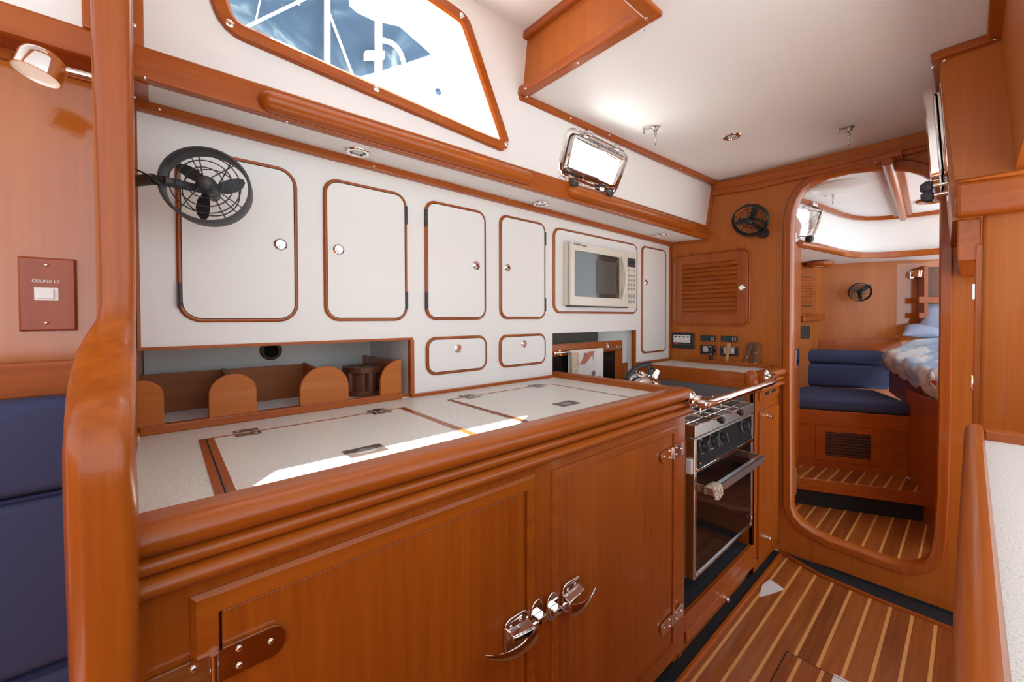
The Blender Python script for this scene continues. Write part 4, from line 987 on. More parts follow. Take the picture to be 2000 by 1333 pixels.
# ================================================================== MICROWAVE
my = 1.234; mf = 1.222
mx0 = onY(1099.8, 530, WY-.008).x; mx1 = onY(1243, 550, mf).x
mz1 = onY(1113, 471.0, mf).z; mz0 = (onY(1111, 597, mf).z+onY(1243, 600, mf).z)/2
MW = thing('microwave', 'ivory built-in microwave oven with a smoked glass door', 'microwave', ((mx0+mx1)/2, WY-.008, mz0))
part('casing', box(mx0, mx1, my+.006, WY-.0076, mz0, mz1), IVORY, MW, bevel=.003)
dx1 = onY(1223, 545, mf).x
dr = part('door', plate([V(a, my, b) for a, b in rrect(mx0+.001, dx1-.001, mz0, mz1, .004, 3)], [[V(a, my, b) for a, b in rrect(onY(1122.5, 530, mf).x, onY(1211, 540, mf).x, (onY(1124, 579, mf).z+onY(1210, 584, mf).z)/2, (onY(1122, 489, mf).z+onY(1211, 503, mf).z)/2, .008, 4)]], (0, -.012, 0)), IVORY, MW, bevel=.003)
gx0, gx1, gz0, gz1 = onY(1122.5, 530, mf).x, onY(1211, 540, mf).x, (onY(1124, 579, mf).z+onY(1210, 584, mf).z)/2, (onY(1122, 489, mf).z+onY(1211, 503, mf).z)/2
part('door_window', box(gx0-.002, gx1+.002, my-.007, my-.001, gz0-.002, gz1+.002), MWGLASS, dr)
part('door_mesh', box(gx0+(gx1-gx0)*.46, gx1-.03, my-.0076, my-.0068, gz0+.022, gz1-.03), plain('window_screen_print', (0.07, 0.058, 0.045), 0.3), dr)
hx_ = onY(1218, 540, mf-.012).x
part('handle', loft([[V(hx_+a, my-.012-b-.022*math.sin(PI*t), gz0-.006+(gz1-gz0+.012)*t) for a, b in ((-.009, 0), (-.009, .008), (-.005, .012), (.007, .012), (.011, .008), (.011, 0))] for t in [k/10 for k in range(11)]]), IVORY, dr, smooth=50)
cpn = part('control_panel', box(dx1+.001, mx1, my-.012, my+.006, mz0, mz1), IVORY, MW, bevel=.003)
cx0, cx1 = dx1+.012, mx1-.012; yy = my-.0125
Dz1, Dz0 = onY(1232, 505, yy).z, onY(1232, 522, yy).z
part('display', box(cx0, cx1, yy-.001, yy+.001, Dz0, Dz1), GREYBLACK, cpn, bevel=.0004); part('display_digits', box(cx0+.012, cx1-.012, yy-.0014, yy, Dz0+.016, Dz1-.016), BLACK, cpn)
mid = (cx0+cx1)/2; H = Dz0-mz0
def btn(x, z, rx, rz, mat=plain('keypad_print', (0.36, 0.35, 0.32), .5)):
    part('button', extr([V(x+rx*math.cos(t), yy-.0008, z+rz*math.sin(t)) for t in [2*PI*j/14 for j in range(14)]], (0, .001, 0)), mat, cpn)
for dx in (-.024, .024): btn(mid+dx, Dz0-.018, .008, .006)
for r_ in range(4):
    for c_ in range(3):
        btn(mid+(c_-1)*.026, Dz0-.048-r_*.024, .009, .0075)
for k_ in (.158, .190):
    for c_ in range(3): btn(mid+(c_-1)*.024, Dz0-k_, .011, .009)
gp = plain('small_print', (0.42, 0.41, 0.38), .5)
for r_ in range(4):
    for c_ in range(3): part('legend', box(mid+(c_-1)*.024-.006, mid+(c_-1)*.024+.006, yy-.0007, yy, mz0+.03+r_*.013, mz0+.034+r_*.013), gp, cpn)
q = onY(1126, 477.5, mf); text('brand_text', 'SHARP', .017, V(q.x+.004, my-.0125, q.z), (1, 0, 0), (0, 0, 1), GREYTXT, dr)
q = onY(1139, 480.2, mf); text('brand_text', 'Carousel', .012, V(q.x+.004, my-.0125, q.z), (1, 0, 0), (0, 0, 1), GREYTXT, dr)
part('foot', box(mx0+.01, mx1-.06, my+.004, WY-.02, mz0-.006, mz0), GREYBLACK, MW)
# ================================================================== FITTINGS
def downlight(label, px, plane0, n, r=.034, group='recessed downlights', power=0, off=.0):
    n = Vector(n).normalized(); c = onP(*px, plane0, n)
    t = thing('downlight', label, 'light', c, group)
    part('bezel', lathe(c, n, [(r, 0), (r, .002), (r*.93, .0055), (r*.66, .0055), (r*.60, .001)], 32), CHROME, t, smooth=35)
    part('lamp_well', lathe(c, n, [(r*.64, .0002), (r*.64, .0030), (r*.50, .0030), (r*.50, .0002)], 24), GREYBLACK, t)
    part('lamp_glass', lathe(c, n, [(r*.50, .0012), (r*.46, .0032), (r*.2, .0040)], 24), BULB, t, smooth=60)
    if power:
        L = bpy.data.lights.new('downlight_lamp', 'SPOT'); L.energy = power; L.spot_size = 1.9; L.spot_blend = .6; L.shadow_soft_size = .02; L.color = (1, .88, .72)
        o = bpy.data.objects.new('downlight_lamp', L); COL.objects.link(o); o.parent = t
        o.rotation_euler = n.to_track_quat('-Z', 'Y').to_euler(); o.location = n*.008
    return t
sn = V(0, .02, -1)
downlight('chrome recessed downlight in the soffit above the second locker door', (699, 296), (0, 1.10, 1.735), sn)
downlight('chrome recessed downlight in the soffit above the fourth locker door', (1056, 398), (1.2, 1.10, 1.728), sn)
downlight('chrome recessed downlight in the soffit right of the microwave', (1290, 459), (2.2, 1.10, 1.7225), sn)
downlight('brass-rimmed downlight in the white ceiling between the two hooks', (1429, 266), (0, 0, CE), (0, 0, -1), .036, 'recessed downlights', 0)

def hook(label, px, z, s=1.0):
    c = onZ(*px, z); t = thing('ceiling_hook', label, 'hook', c, 'ceiling hooks')
    part('base_plate', merge(lathe(c, (0, 0, -1), [(.016*s, 0), (.016*s, .003), (.010*s, .009), (.008*s, .016)], 16)), HOOKMETAL, t, smooth=40)
    p = c+V(0, 0, -.016*s)
    part('swivel', tube([p+V(.006*s*math.cos(a), .006*s*math.sin(a)*.3, -.010*s+.010*s*math.sin(a+.4)) for a in [2*PI*k/12 for k in range(12)]], .0025*s, 6, True), HOOKMETAL, t, smooth=60)
    part('snap_hook', tube(smooth_path([p+V(0, 0, -.016*s), p+V(.002*s, 0, -.032*s), p+V(.010*s, .004*s, -.044*s), p+V(.006*s, .002*s, -.058*s), p+V(-.006*s, -.002*s, -.056*s), p+V(-.007*s, -.002*s, -.048*s)]), .0028*s, 8), HOOKMETAL, t, smooth=60)
    part('side_arm', merge(tube(smooth_path([c+V(-.012*s, .010*s, -.006*s), c+V(-.030*s, .026*s, -.010*s), c+V(-.040*s, .034*s, -.006*s)]), .003*s, 8), lathe(c+V(-.036*s, .031*s, -.006*s), (0, 0, -1), [(.006*s, 0), (.005*s, .008*s), (.003*s, .022*s)], 10)), HOOKMETAL, t, smooth=50)
    return t
hook('small chrome hook under the white ceiling near the portlight', (1280, 248), CE)
hook('small chrome hook under the white ceiling near the trunk on the right', (1659, 248), CE)

# portlight in the cabin side
def portlight(label, outer, Nn, k=1.0):
    c = sum(outer, Vector())/len(outer); t = thing('portlight', label, 'window', c)
    def G(d, o): return [p+Nn*o for p in ingrow(outer, c, Nn, -d*k)]
    part('flange', loft([G(0, -.004), G(0, .003), G(.004, .006), G(.020, .006), G(.022, .002), G(.024, -.035)], caps=False), CHROME, t, smooth=40)
    part('seal', loft([G(.022, -.010), G(.022, .004), G(.030, .004), G(.030, -.010)], caps=False), BLACK, t, smooth=40)
    sash = part('sash', loft([G(.028, -.004), G(.028, .015), G(.031, .019), G(.040, .019), G(.044, .014), G(.046, .002), G(.046, -.004)], caps=False), CHROME, t, smooth=40)
    part('pane', extr(G(.045, .002), Nn*.004), GLASS, sash)
    return t, G
porto = [onpan(p) for p in port_o]
PT, G = portlight('chrome framed opening portlight on the white cabin side', porto, NP)
up_ = (V(0, pan_y(0, 1)-pan_y(0, 0), 1)).normalized(); al_ = up_.cross(NP).normalized()
if al_.x < 0: al_ = -al_
def pp(px, off): return onP(*px, PAN_0+NP*off, PAN_N)
for i, (x, y) in enumerate(((1150, 261), (1205, 288))):
    c = pp((x, y), .012); part('hinge', merge(obox(c-al_*.014-up_*.010-NP*.006, al_*.028, up_*.020, NP*.016), rod(c-al_*.020+NP*.008, c+al_*.020+NP*.008, .006)), CHROME, PT, bevel=.002, smooth=40)
part('hinge_pin', rod(pp((1140, 258), .018), pp((1218, 296), .018), .004), CHROME, PT)
for x, y in ((1113, 352), (1182, 371)):
    c = pp((x, y), .012)
    part('dog_bracket', obox(c-al_*.016-up_*.012-NP*.008, al_*.032, up_*.024, NP*.018), CHROME, PT, bevel=.004)
    part('dog_knob', lathe(c+NP*.010-up_*.004, (NP*.8-up_*.6), [(.007, 0), (.007, .012), (.014, .016), (.016, .028), (.012, .034)], 8), GREYBLACK, PT, smooth=30)
for x, y in ((1129, 253), (1100, 293), (1093, 345), (1150, 366)):
    screw(pp((x, y), .006), NP, PT, .004)
part('latch_bar', obox(pp((1135, 352), .010), al_*.10, up_*.030, NP*.010), CHROME, PT, bevel=.004)

# 12-volt fans
def fan(label, c, n, R, arm, rot=0.3, depth=.030, blades=3, colr=GREYBLACK, group='cabin fans', upv=V(0, 0, 1)):
    n = Vector(n).normalized(); x = upv.cross(n).normalized(); y = n.cross(x); c = Vector(c)
    t = thing('cabin_fan', label, 'fan', c, group)
    def P(r, a, h): return c+x*(r*math.cos(a))+y*(r*math.sin(a))+n*h
    prof = [(R*.93, -depth*.6), (R*.985, -depth*.6), (R*1.0, depth*.4), (R*.985, depth*.5), (R*.94, depth*.5), (R*.92, depth*.4)]
    rings = [[P(r, 2*PI*k/48, h) for r, h in prof] for k in range(48)]
    part('shroud_ring', loft(rings, False, True), colr, t, smooth=40)
    hub = part('hub', lathe(c, n, [(R*.17, -depth*1.4), (R*.20, -depth*.8), (R*.235, depth*.1), (R*.235, depth*.35), (R*.19, depth*.7), (R*.10, depth*.9), (R*.01, depth*.95)], 28), colr, t, smooth=60)
    for i, rr in enumerate((.40, .60, .76)):
        part('guard_ring', tube([P(R*rr, 2*PI*k/36, depth*(.72-.12*i)) for k in range(36)], R*.016, 6, True), colr, t, smooth=60)
        if i == 1: part('guard_ring', tube([P(R*(rr+.04), 2*PI*k/36, -depth*(1.0-.1*i)) for k in range(36)], R*.016, 6, True), colr, t, smooth=60)
    for a in (.62, 1.62, 1.85, 3.9, 5.35, 5.55):
        part('guard_spoke', rod(P(R*.2, a+rot, depth*.78), P(R*.95, a+rot, depth*.4), R*.016, 6), colr, t)
    for a in (.9, 3.0, 5.0):
        part('guard_spoke', rod(P(R*.16, a+rot, -depth*1.1), P(R*.95, a+rot, -depth*.5), R*.016, 6), colr, t)
    for b in range(blades):
        a0 = rot+2*PI*b/blades; g = []
        for s in (1, 0):
            g.append(None)
        rows__ = []
        for r in (.22, .4, .6, .76, .86):
            w = {.22: .16, .4: .20, .6: .21, .76: .17, .86: .06}[r]; tw = .9-.6*r
            r_ = []
            for u, hh in ((-1, 1), (1, 1), (1, -1), (-1, -1)):
                ang = a0+(w*u)/max(r, .3)*.8+(r-.2)*.35
                r_.append(P(R*r, ang, -depth*.25+u*math.sin(tw)*R*w*.45+hh*.0009))
            rows__.append(r_)
        part('blade', loft(rows__), colr if colr is BLACK else BLACK, t, smooth=40)
    if arm:
        for nm, pts, r, m in arm(P, c, n, x, y): part(nm, tube(pts, r, 12), m, t, smooth=50)
    return t
fc = onY(406, 366, 1.105); vd = (CAM-fc).normalized()
sx = V(1, 0, 0)
n1 = (vd*1.0+V(0, 0, .30)-_r2*.20).normalized()
am = onY(262, 351, 1.13)
def arm1(P, c, n, x, y):
    a = onY(316, 352, 1.10)-n*.01
    return [('stem', [V(-.047, 1.16, am.z+.002), onY(300, 350, 1.11)], .0115, GREYBLACK), ('joint', [onY(298, 350, 1.11), onY(322, 353, 1.105)], [.008, .0095], BLACK), ('bracket', [onY(320, 352, 1.10), c-n*.030], .009, GREYBLACK), ('cord', smooth_path([V(-.047, 1.15, am.z+.03), onY(285, 340, 1.105), onY(302, 352, 1.095), onY(322, 365, 1.10)]), .0018, BLACK)]
fan('black caged fan on a stem by the post, in front of the left locker door', fc, n1, .083, arm1, rot=.15, depth=.040)
fc2 = onX(1465, 431, BX-.085)
m2 = onX(1492, 456, BX)
def arm2(P, c, n, x, y):
    return [('mount', [V(BX-.001, m2.y, m2.z), V(BX-.035, m2.y, m2.z)], [.028, .024], BLACK), ('bracket', smooth_path([V(BX-.030, m2.y, m2.z), V(BX-.06, m2.y+.005, m2.z+.02), P(.090, -.55, -.012), P(.04, -.5, -.035), c-n*.03]), .007, BLACK)]
n2 = ((CAM-fc2).normalized()+V(0, 0, -.42)+V(0, .30, 0)).normalized()
fan('black caged fan on the wood bulkhead above the louvred locker', fc2, n2, .088, arm2, rot=.9, colr=BLACK)

# louvred locker on the bulkhead
LX = BX
LV = thing('louvred_locker', 'teak louvred locker door on the bulkhead below the fan', 'locker', B(1390, 637))
tl, tr_, bl, br = B(1316, 505), B(1467, 487), B(1316, 637), B(1467, 638)
la, lb_ = (tl.y+bl.y)/2, (tr_.y+br.y)/2; lz1 = (B(1323, 499.6).z+B(1446, 485).z)/2; lz0 = (bl.z+br.z)/2
la = min(la, WY-.012)
ia, ib = (B(1333, 560).y), (B(1441.5, 560).y); iz1 = (B(1333, 519).z+B(1441, 508).z)/2; iz0 = (B(1333, 615).z+B(1441, 616).z)/2
mk = lambda q, x: [V(x, a, b) for a, b in q]
part('surround', loft([mk(rrect(lb_, la, lz0, lz1, .045), BX), mk(rrect(lb_, la, lz0, lz1, .045), BX-.008), mk(rrect(lb_+.005, la-.005, lz0+.005, lz1-.005, .041), BX-.011), mk(rrect(lb_+.011, la-.011, lz0+.011, lz1-.011, .036), BX-.008), mk(rrect(lb_+.012, la-.012, lz0+.012, lz1-.012, .035), BX-.001)], caps=False), TZ, LV, smooth=40)
ld_ = part('door', plate(mk(rrect(lb_+.013, la-.013, lz0+.013, lz1-.013, .034), BX-.002), [mk([(ib, iz0), (ia, iz0), (ia, iz1), (ib, iz1)], BX-.002)], (-.010, 0, 0)), TZ, LV, bevel=.002)
part('backing', box(BX-.003, BX-.0015, ib, ia, iz0, iz1), DARKWOOD, ld_)
ns = 12
for i in range(ns):
    z = iz0+(iz1-iz0)*(i+.02)/ns; h = (iz1-iz0)/ns
    part('slat', loft([[V(BX-.016, y, z), V(BX-.013, y, z-.001), V(BX-.003, y, z+h*.88), V(BX-.005, y, z+h*.95)] for y in (ib, ia)]), TY, ld_)
c = onX(1449, 562, BX-.012); part('knob', lathe(c, (-1, 0, 0), [(.017, 0), (.017, .003), (.0125, .006), (.0115, .0045), (.0085, .0045), (.0085, .010)], 24), CHROME, ld_, smooth=35)

# instruments
def rect_on_b(p0, p1, d, x=BX): a, b = onX(*p0, x-d), onX(*p1, x-d); return (min(a.y, b.y), max(a.y, b.y), min(a.z, b.z), max(a.z, b.z))
y0, y1, z0, z1 = rect_on_b((1311, 649.5), (1355, 682), .012)
GP = thing('gas_alarm_panel', 'black alarm panel with a white label in the corner of the bulkhead', 'panel', V(BX-.001, (y0+y1)/2, z0))
part('case', extr([V(BX, a, b) for a, b in rrect(y0, min(y1, WY-.022), z0, z1, .006)], (-.014, 0, 0)), BLACK, GP, bevel=.003)
a0, a1, c0, c1 = rect_on_b((1315.5, 654.5), (1348, 670), .0145)
part('label_plate', box(BX-.0150, BX-.0138, a0, a1, c0, c1), PLASTIC, GP)
for i in range(4):
    yy_ = a1-(a1-a0)*(.13+.245*i); part('indicator', box(BX-.0156, BX-.0148, yy_-.008, yy_+.008, c1-.014, c1-.007), BLACK, GP)
    part('button_outline', box(BX-.0154, BX-.0148, yy_-.010, yy_+.010, c0+.006, c0+.0072), plain('pink_print', (.5, .3, .27), .5), GP)
part('red_mark', box(BX-.0150, BX-.0138, a1-.030, a1-.002, c0-.013, c0-.005), REDPRINT, GP)
part('grey_mark', box(BX-.0150, BX-.0138, a0+.004, a1-.034, c0-.012, c0-.009), GREYTXT, GP)
for i, (p0, p1, lab) in enumerate((((1368, 655.5), (1397, 667.5), 'dark green digital thermostat display above the black-handled knife'), ((1408, 656.5), (1439.5, 668.5), 'dark green digital thermostat display above the pale-handled knife'))):
    y0, y1, z0, z1 = rect_on_b(p0, p1, .008)
    t = thing('thermostat', lab, 'display', V(BX-.001, (y0+y1)/2, z0), 'thermostats')
    part('bezel', box(BX-.010, BX, y0, y1, z0, z1), BLACK, t, bevel=.002)
    part('screen', box(BX-.0108, BX-.0095, y0+.032, y1-.003, z0+.004, z1-.004), LCD, t)
    for a in (.010, .022):
        for b in (.30, .68): part('button', lathe(V(BX-.0098, y0+a, z0+(z1-z0)*b), (-1, 0, 0), [(.0035, 0), (.003, .001)], 8), PLASTIC, t)
for i, (p0, p1, q0_, q1_, lab) in enumerate((((1367.5, 674.5), (1399, 694), (1373, 676), (1386, 688), 'black switch plate behind the black-handled knife'), ((1407, 676.5), (1441, 697), (1413, 678), (1434, 692), 'black switch plate behind the pale-handled knife'))):
    y0, y1, z0, z1 = rect_on_b(p0, p1, .006)
    t = thing('switch_plate', lab, 'switch', V(BX-.001, (y0+y1)/2, z0), 'black switch plates')
    part('plate', box(BX-.006, BX, y0, y1, z0, z1), BLACK, t, bevel=.0015)
    a0, a1, c0, c1 = rect_on_b(q0_, q1_, .007); part('label_plate', box(BX-.0068, BX-.0055, a0, a1, c0, c1), plain('silver_label', (.5, .5, .52), .4), t)
    part('rocker', box(BX-.011, BX-.006, a0+.002, a0+.018, (c0+c1)/2-.008, (c0+c1)/2+.008), PLASTIC, t, bevel=.0015)
    for u in (.009,):
        for ya in (y0+u, y1-u):
            for za in (z0+.009, z1-.009): part('screw', lathe(V(BX-.006, ya, za), (-1, 0, 0), [(.004, 0), (.003, .0012)], 8), CHROME, t)
# knives standing in a slot of the rail along the bulkhead
SL = thing('knife_rail', 'narrow teak slotted rail along the bulkhead holding four knives', 'rail', V(BX-.02, .92, CZ))
part('rail', box(BX-.030, BX-.001, .70, B(1340, 690).y, CZ+.001, B(1400, 703).z), TY, SL, bevel=.002)
def knife(label, top, bot, w, mat, rivets, fat=.006, curve=0):
    x = BX-.020; a, b = onX(*bot, x), onX(*top, x); t = thing('knife', label, 'knife', a, 'knives in the rail')
    u = (b-a); L = u.length; u.normalize(); s = V(0, u.z, -u.y)
    prof = [(0, .55), (.12, .60), (.35, .46), (.6, .50), (.85, .62), (.95, .60), (1.0, .40)]
    rings = [[a+u*(L*h)+s*(w*q*k)+V(d, 0, 0) for k, d in ((-1, -fat*.6), (-.7, -fat), (.7, -fat), (1, -fat*.6), (1, fat*.6), (.7, fat), (-.7, fat), (-1, fat*.6))] for h, q in prof]
    part('handle', loft(rings), mat, t, smooth=50)
    for r in rivets: part('rivet', lathe(a+u*(L*r)-V(fat, 0, 0), (-1, 0, 0), [(.004, 0), (.003, .001)], 10), CHROME, t)
    part('blade', obox(a-u*.12-s*w*.4-V(.0008, 0, 0), u*.125, s*w*.8, V(.0016, 0, 0)), STEEL, t)
    return t
knife('knife with a black three-riveted handle in front of the first switch plate', (1387, 674), (1389.5, 712), .021, BLACK, (.10, .52, .92))
knife('knife with a pale bare wooden handle in front of the second switch plate', (1423.5, 670), (1418, 714), .018, PALEWOOD, ())
knife('tilted knife with a dark brown three-riveted handle beside the upright one', (1467, 671), (1454, 714), .024, HANDLEWOOD, (.14, .38, .60))
knife('upright knife with a worn brown handle nearest the doorway', (1477, 669), (1476, 714), .032, HANDLEWOOD, (.10, .55), .008)

# ================================================================== SALOON CORNER ON THE LEFT
# reading lamp on the aft side of the post
ly = .86
m_ = onY(178, 148, ly); hd = onY(84, 128, ly)
PLX = onY(183, 150, .83).x
LP = thing('reading_lamp', 'chrome swivel reading lamp on the post beside the blue cushion', 'lamp', V(-.06, ly, m_.z))
part('wall_plate', lathe(V(-.0545, ly, onY(180, 152, ly).z), (-1, 0, 0), [(.034, 0), (.034, .003), (.028, .007), (.010, .008)], 28), CHROME, LP, smooth=40)
ae = onY(122, 137, ly)
part('arm', rod(V(-.058, ly, onY(176, 150, ly).z), ae, .0058, 14), CHROME, LP, smooth=True)
ax = (V(-.28, -.10, -1)).normalized()
top_ = onY(88, 100, ly)
hx2, hy2, hz2 = basis(ax)
hc_ = onY(80, 128, ly)
sh = part('shade', lathe(hc_-ax*.020, ax, [(.006, 0), (.017, .0015), (.0225, .007), (.0245, .015), (.0245, .036), (.0232, .0362), (.0225, .028)], 32, True), CHROME, LP, smooth=40)
part('lens', lathe(hc_-ax*.020, ax, [(.0228, .0330), (.020, .0332)], 28), LENS, sh)
part('knuckle', lathe(ae, (hc_-ae), [(.0065, 0), (.007, .006), (.0055, .012)], 14), CHROME, LP, smooth=50)
# switch plate
a, b = onY(33.5, 500, SY-.004), onY(152, 646, SY-.004)
SP = thing('light_switch', 'teak switch plate lettered CEILING LT. with a white rocker', 'switch', V((a.x+b.x)/2, SY, b.z))
part('plate', loft([[V(x, y, z) for x, z in ((a.x-d, b.z+d-0.0), (b.x+d, b.z+d), (b.x+d, a.z-d), (a.x-d, a.z-d))] for d, y in ((0, SY), (0, SY-.002), (-.004, SY-.006))] if False else [[V(a.x+d, y, b.z+d), V(b.x-d, y, b.z+d), V(b.x-d, y, a.z-d), V(a.x+d, y, a.z-d)] for d, y in ((0, SY), (0, SY-.003), (.003, SY-.007))]), wood('red_teak_plate', 2, (.36, .085, .030), (.26, .055, .020), .4), SP)
sw0, sw1 = onY(66, 561, SY-.008), onY(115, 588, SY-.008)
part('switch_frame', box(sw0.x, sw1.x, SY-.0082, SY-.004, sw1.z, sw0.z), PLASTIC, SP, bevel=.0008)
part('rocker', loft([[V(sw0.x+.002, y0_, z) , V(sw1.x-.005, y1_, z), V(sw1.x-.005, SY-.007, z), V(sw0.x+.002, SY-.007, z)] for z, y0_, y1_ in ((sw1.z+.003, SY-.0086, SY-.0105), (sw0.z-.002, SY-.0086, SY-.0105))]), PLASTIC, SP, bevel=.0006)
for q in ((91, 518), (91, 631)):
    screw(onY(*q, SY-.007), (0, -1, 0), SP, .0028)
q = onY(91, 550, SY-.0075); text('lettering', 'CEILING LT.', .0058, q, (1, 0, 0), (0, 0, 1), WHITETXT, SP, .0003)
# navy back cushion
cyf = .90
z1 = onY(60, 785, cyf).z
CU = thing('settee_cushion', 'navy blue settee back cushion left of the post', 'cushion', V(-.5, .93, .55))
def cush(x0, x1, za, zb, y0, y1, r=.018):
    return extr([V(x0, a, b) for a, b in rrect(y0, y1, za, zb, r, 5)], (x1-x0, 0, 0))
s1 = onY(60, 973, cyf).z; s2 = onY(80, 1316, cyf).z
part('back_panel', cush(-1.0, -.062, s1+.001, z1, cyf, .968), NAVY, CU, smooth=60)
part('back_panel', cush(-1.0, -.062, s2+.001, s1-.001, cyf, .968), NAVY, CU, smooth=60)
part('back_panel', cush(-1.0, -.062, s2-.2, s2-.001, cyf, .968), NAVY, CU, smooth=60)
part('seam', merge(box(-1.0, -.062, cyf-.0005, cyf+.004, s1-.002, s1+.002), box(-1.0, -.062, cyf-.0005, cyf+.004, s2-.002, s2+.002)), NAVYPIPE, CU)
solo('settee', 'teak settee seat front under the navy cushion at the far left', 'settee', box(-1.0, -.062, .60, .968, 0.0, s2-.205), TX)

# ================================================================== STARBOARD COUNTER NEAR THE CAMERA
NC = thing('sink_counter', 'near white counter with a rounded teak fiddle rail at bottom right', 'counter', (.9, -.20, 0))
rz_ = 1.003
ryc = onZ(1912, 900, rz_).y
yl = .012; yr = -.022
xe = onZ(1911, 827, rz_).x+.01
def nprof(x, f=1.0):
    c = V(x, -.006, .955); P_ = []
    pts = [(-.022, .972), (-.022, rz_-.008), (-.018, rz_-.001)]
    for k in range(9):
        t = PI/2-PI/2*k/8; pts.append((-.012+.019*math.cos(t), rz_-.019+.019*math.sin(t)))
    pts += [(.006, .945), (.002, .935), (-.014, .930), (-.022, .930)]
    return [V(x, c.y+(a-c.y)*f, c.z+(b-c.z)*f) for a, b in pts]
part('fiddle_rail', loft([nprof(.10), nprof(xe-.035), nprof(xe-.012, .97), nprof(xe-.003, .86), nprof(xe, .66)]), TX, NC, smooth=40)
part('worktop', box(.10, xe-.01, -.60, -.0215, .955, .974), COUNTER, NC)
fx_ = onZ(1960, 866, .99).x
fx_ = onZ(1965, 866, .974).x
part('end_fiddle', box(fx_, fx_+.03, -.60, -.0222, .960, onX(1965, 846, fx_).z), TY, NC, bevel=.004)
part('cabinet', box(.10, xe-.01, -.60, -.03, 0.0, .954), TZ, NC, bevel=.002)

# floor fittings
hA, hB = onZ(1537, 1273, 0), onZ(1504, 1333, 0)
hl_ = onZ(1560, 1283, 0); hr_ = onZ(1632, 1322, 0)
hx1_ = hA.x; hy1_ = hA.y
FH = thing('floor_hatch', 'teak and holly lift-out floor hatch at the bottom edge', 'hatch', V(1.1, .25, 0))
part('panel', box(.55, hx1_, .06, hy1_, -.004, .0006), FLOORM, FH)
part('edge_gap', merge(box(.55, hx1_, hy1_-.0015, hy1_+.0015, -.004, .0009), box(hx1_-.0012, hx1_+.0012, .06, hy1_, -.004, .0009)), HOLE, FH)
pa, pb = onZ(1632, 1319, 0), onZ(1660, 1333, 0)
solo('floor_label', 'white label with a black line on the floor hatch at the bottom edge', 'label', box(pb.x-.09, pa.x, pb.y-.004, pa.y+.004, .0008, .0016), PLASTIC)
lo_ = bpy.data.objects['floor_label']
part('black_line', box(pa.x-.0125, pa.x-.0105, pb.y-.003, pa.y+.003, .0016, .002), BLACK, lo_)
pw = [onZ(x, y, .001) for x, y in ((1482, 1167), (1489, 1143), (1503, 1133), (1517, 1141), (1532, 1152), (1512, 1159), (1496, 1164))]
solo('paper_scrap', 'torn scrap of white paper on the floor by the corner locker', 'paper', extr([V(p.x, p.y, .0008) for p in pw], (0, 0, .0012)), PAPER)

# ================================================================== PORT LIGHT ON THE TRUNK (seen edge-on)
c = V(2.06, .062, 1.80)
def tk(y, z, X): return V(X, .0665+.020*(X-TXX)/(BX-TXX)-.034*(CE-z)/(CE-1.54)+y, z)
ou = rpoly([tk(.004, z, X) for X, z in ((1.815, 1.99), (2.18, 1.99), (2.18, 1.665), (1.815, 1.665))], .05, 6)
NT = V(0, 1, -.067).normalized()
P2_, G2 = portlight('chrome opening portlight on the wooden trunk, seen edge-on at right', ou, NT)
lid2 = [p+NT*.022 for p in ingrow(ou, sum(ou, Vector())/len(ou), NT, -.010)]
part('cover_rim', loft([[p for p in lid2], [p+NT*.016 for p in lid2], [p+NT*.020 for p in ingrow(lid2, sum(lid2, Vector())/len(lid2), NT, -.012)], [p+NT*.004 for p in ingrow(lid2, sum(lid2, Vector())/len(lid2), NT, -.014)]], caps=False), CHROME, P2_, smooth=40)
for z, X in ((1.665, 1.84), (1.635, 1.84)):
    b_ = tk(.030, z, X)
    part('dog_arm', rod(b_-NT*.02, b_+NT*.016, .006), CHROME, P2_, smooth=True)
    part('dog_knob', lathe(b_+NT*.010, NT, [(.008, 0), (.018, .004), (.020, .016), (.013, .026), (.010, .030)], 8), GREYBLACK, P2_, smooth=30)

# ================================================================== OUTSIDE THE WINDOW
OY = 2.05
def O(x, y, Y=OY): return onY(x, y, Y)
blue = [(360, -60), (470, -220), (660, -120), (683, 13), (699, 26), (731, 41), (780, 52), (842, 106), (800, 120), (748, 137), (700, 150), (640, 210), (560, 170), (400, 60)]
SH_ = thing('spray_hood', 'blue canvas spray hood with white tube frame outside the big window', 'canopy', O(640, 140))
part('canvas', extr([O(x, y) for x, y in blue], (0, .01, 0)), CANVAS, SH_)
def ob(a, b, r, nm, m=GELCOAT, Y=OY-.05): part(nm, rod(O(*a, Y), O(*b, Y), r), m, SH_, smooth=True)
ob((470, 58), (615, -12), .006, 'strap'); ob((640, 18), (690, 150), .006, 'strap'); ob((560, -40), (585, 10), .004, 'strap'); ob((500, 40), (520, -60), .003, 'strap')
ob((739, -60), (739, 150), .018, 'frame_tube'); ob((639, -40), (639, 130), .014, 'frame_post', plain('weathered_post', (.30, .32, .33), .5))
part('frame_tube', tube(smooth_path([O(745, 78, OY-.05), O(768, 84, OY-.05), O(784, 104, OY-.05), O(790, 130, OY-.05)]), .012, 10), GELCOAT, SH_, smooth=True)
part('fitting', obox(O(714, 114, OY-.06), O(752, 114, OY-.06)-O(714, 114, OY-.06), V(0, .03, 0), O(714, 98, OY-.06)-O(714, 114, OY-.06)), GELCOAT, SH_, bevel=.004)
CO = thing('cockpit_coaming', 'white gelcoat coaming filling the view outside the big window, with added sun-blocking slabs', 'coaming', O(880, 180, 1.7))
part('sun_blocker', extr([V(x, y, 2.20) for x, y in ((.70, 1.10), (.75, 1.13), (.871, 1.199), (.955, 1.248), (1.95, 1.248), (1.95, 1.09), (.9, 1.085))], (0, 0, .02)), GELCOAT, CO)  # added slab, shaped to clip the worktop sun patch and shade the portlight
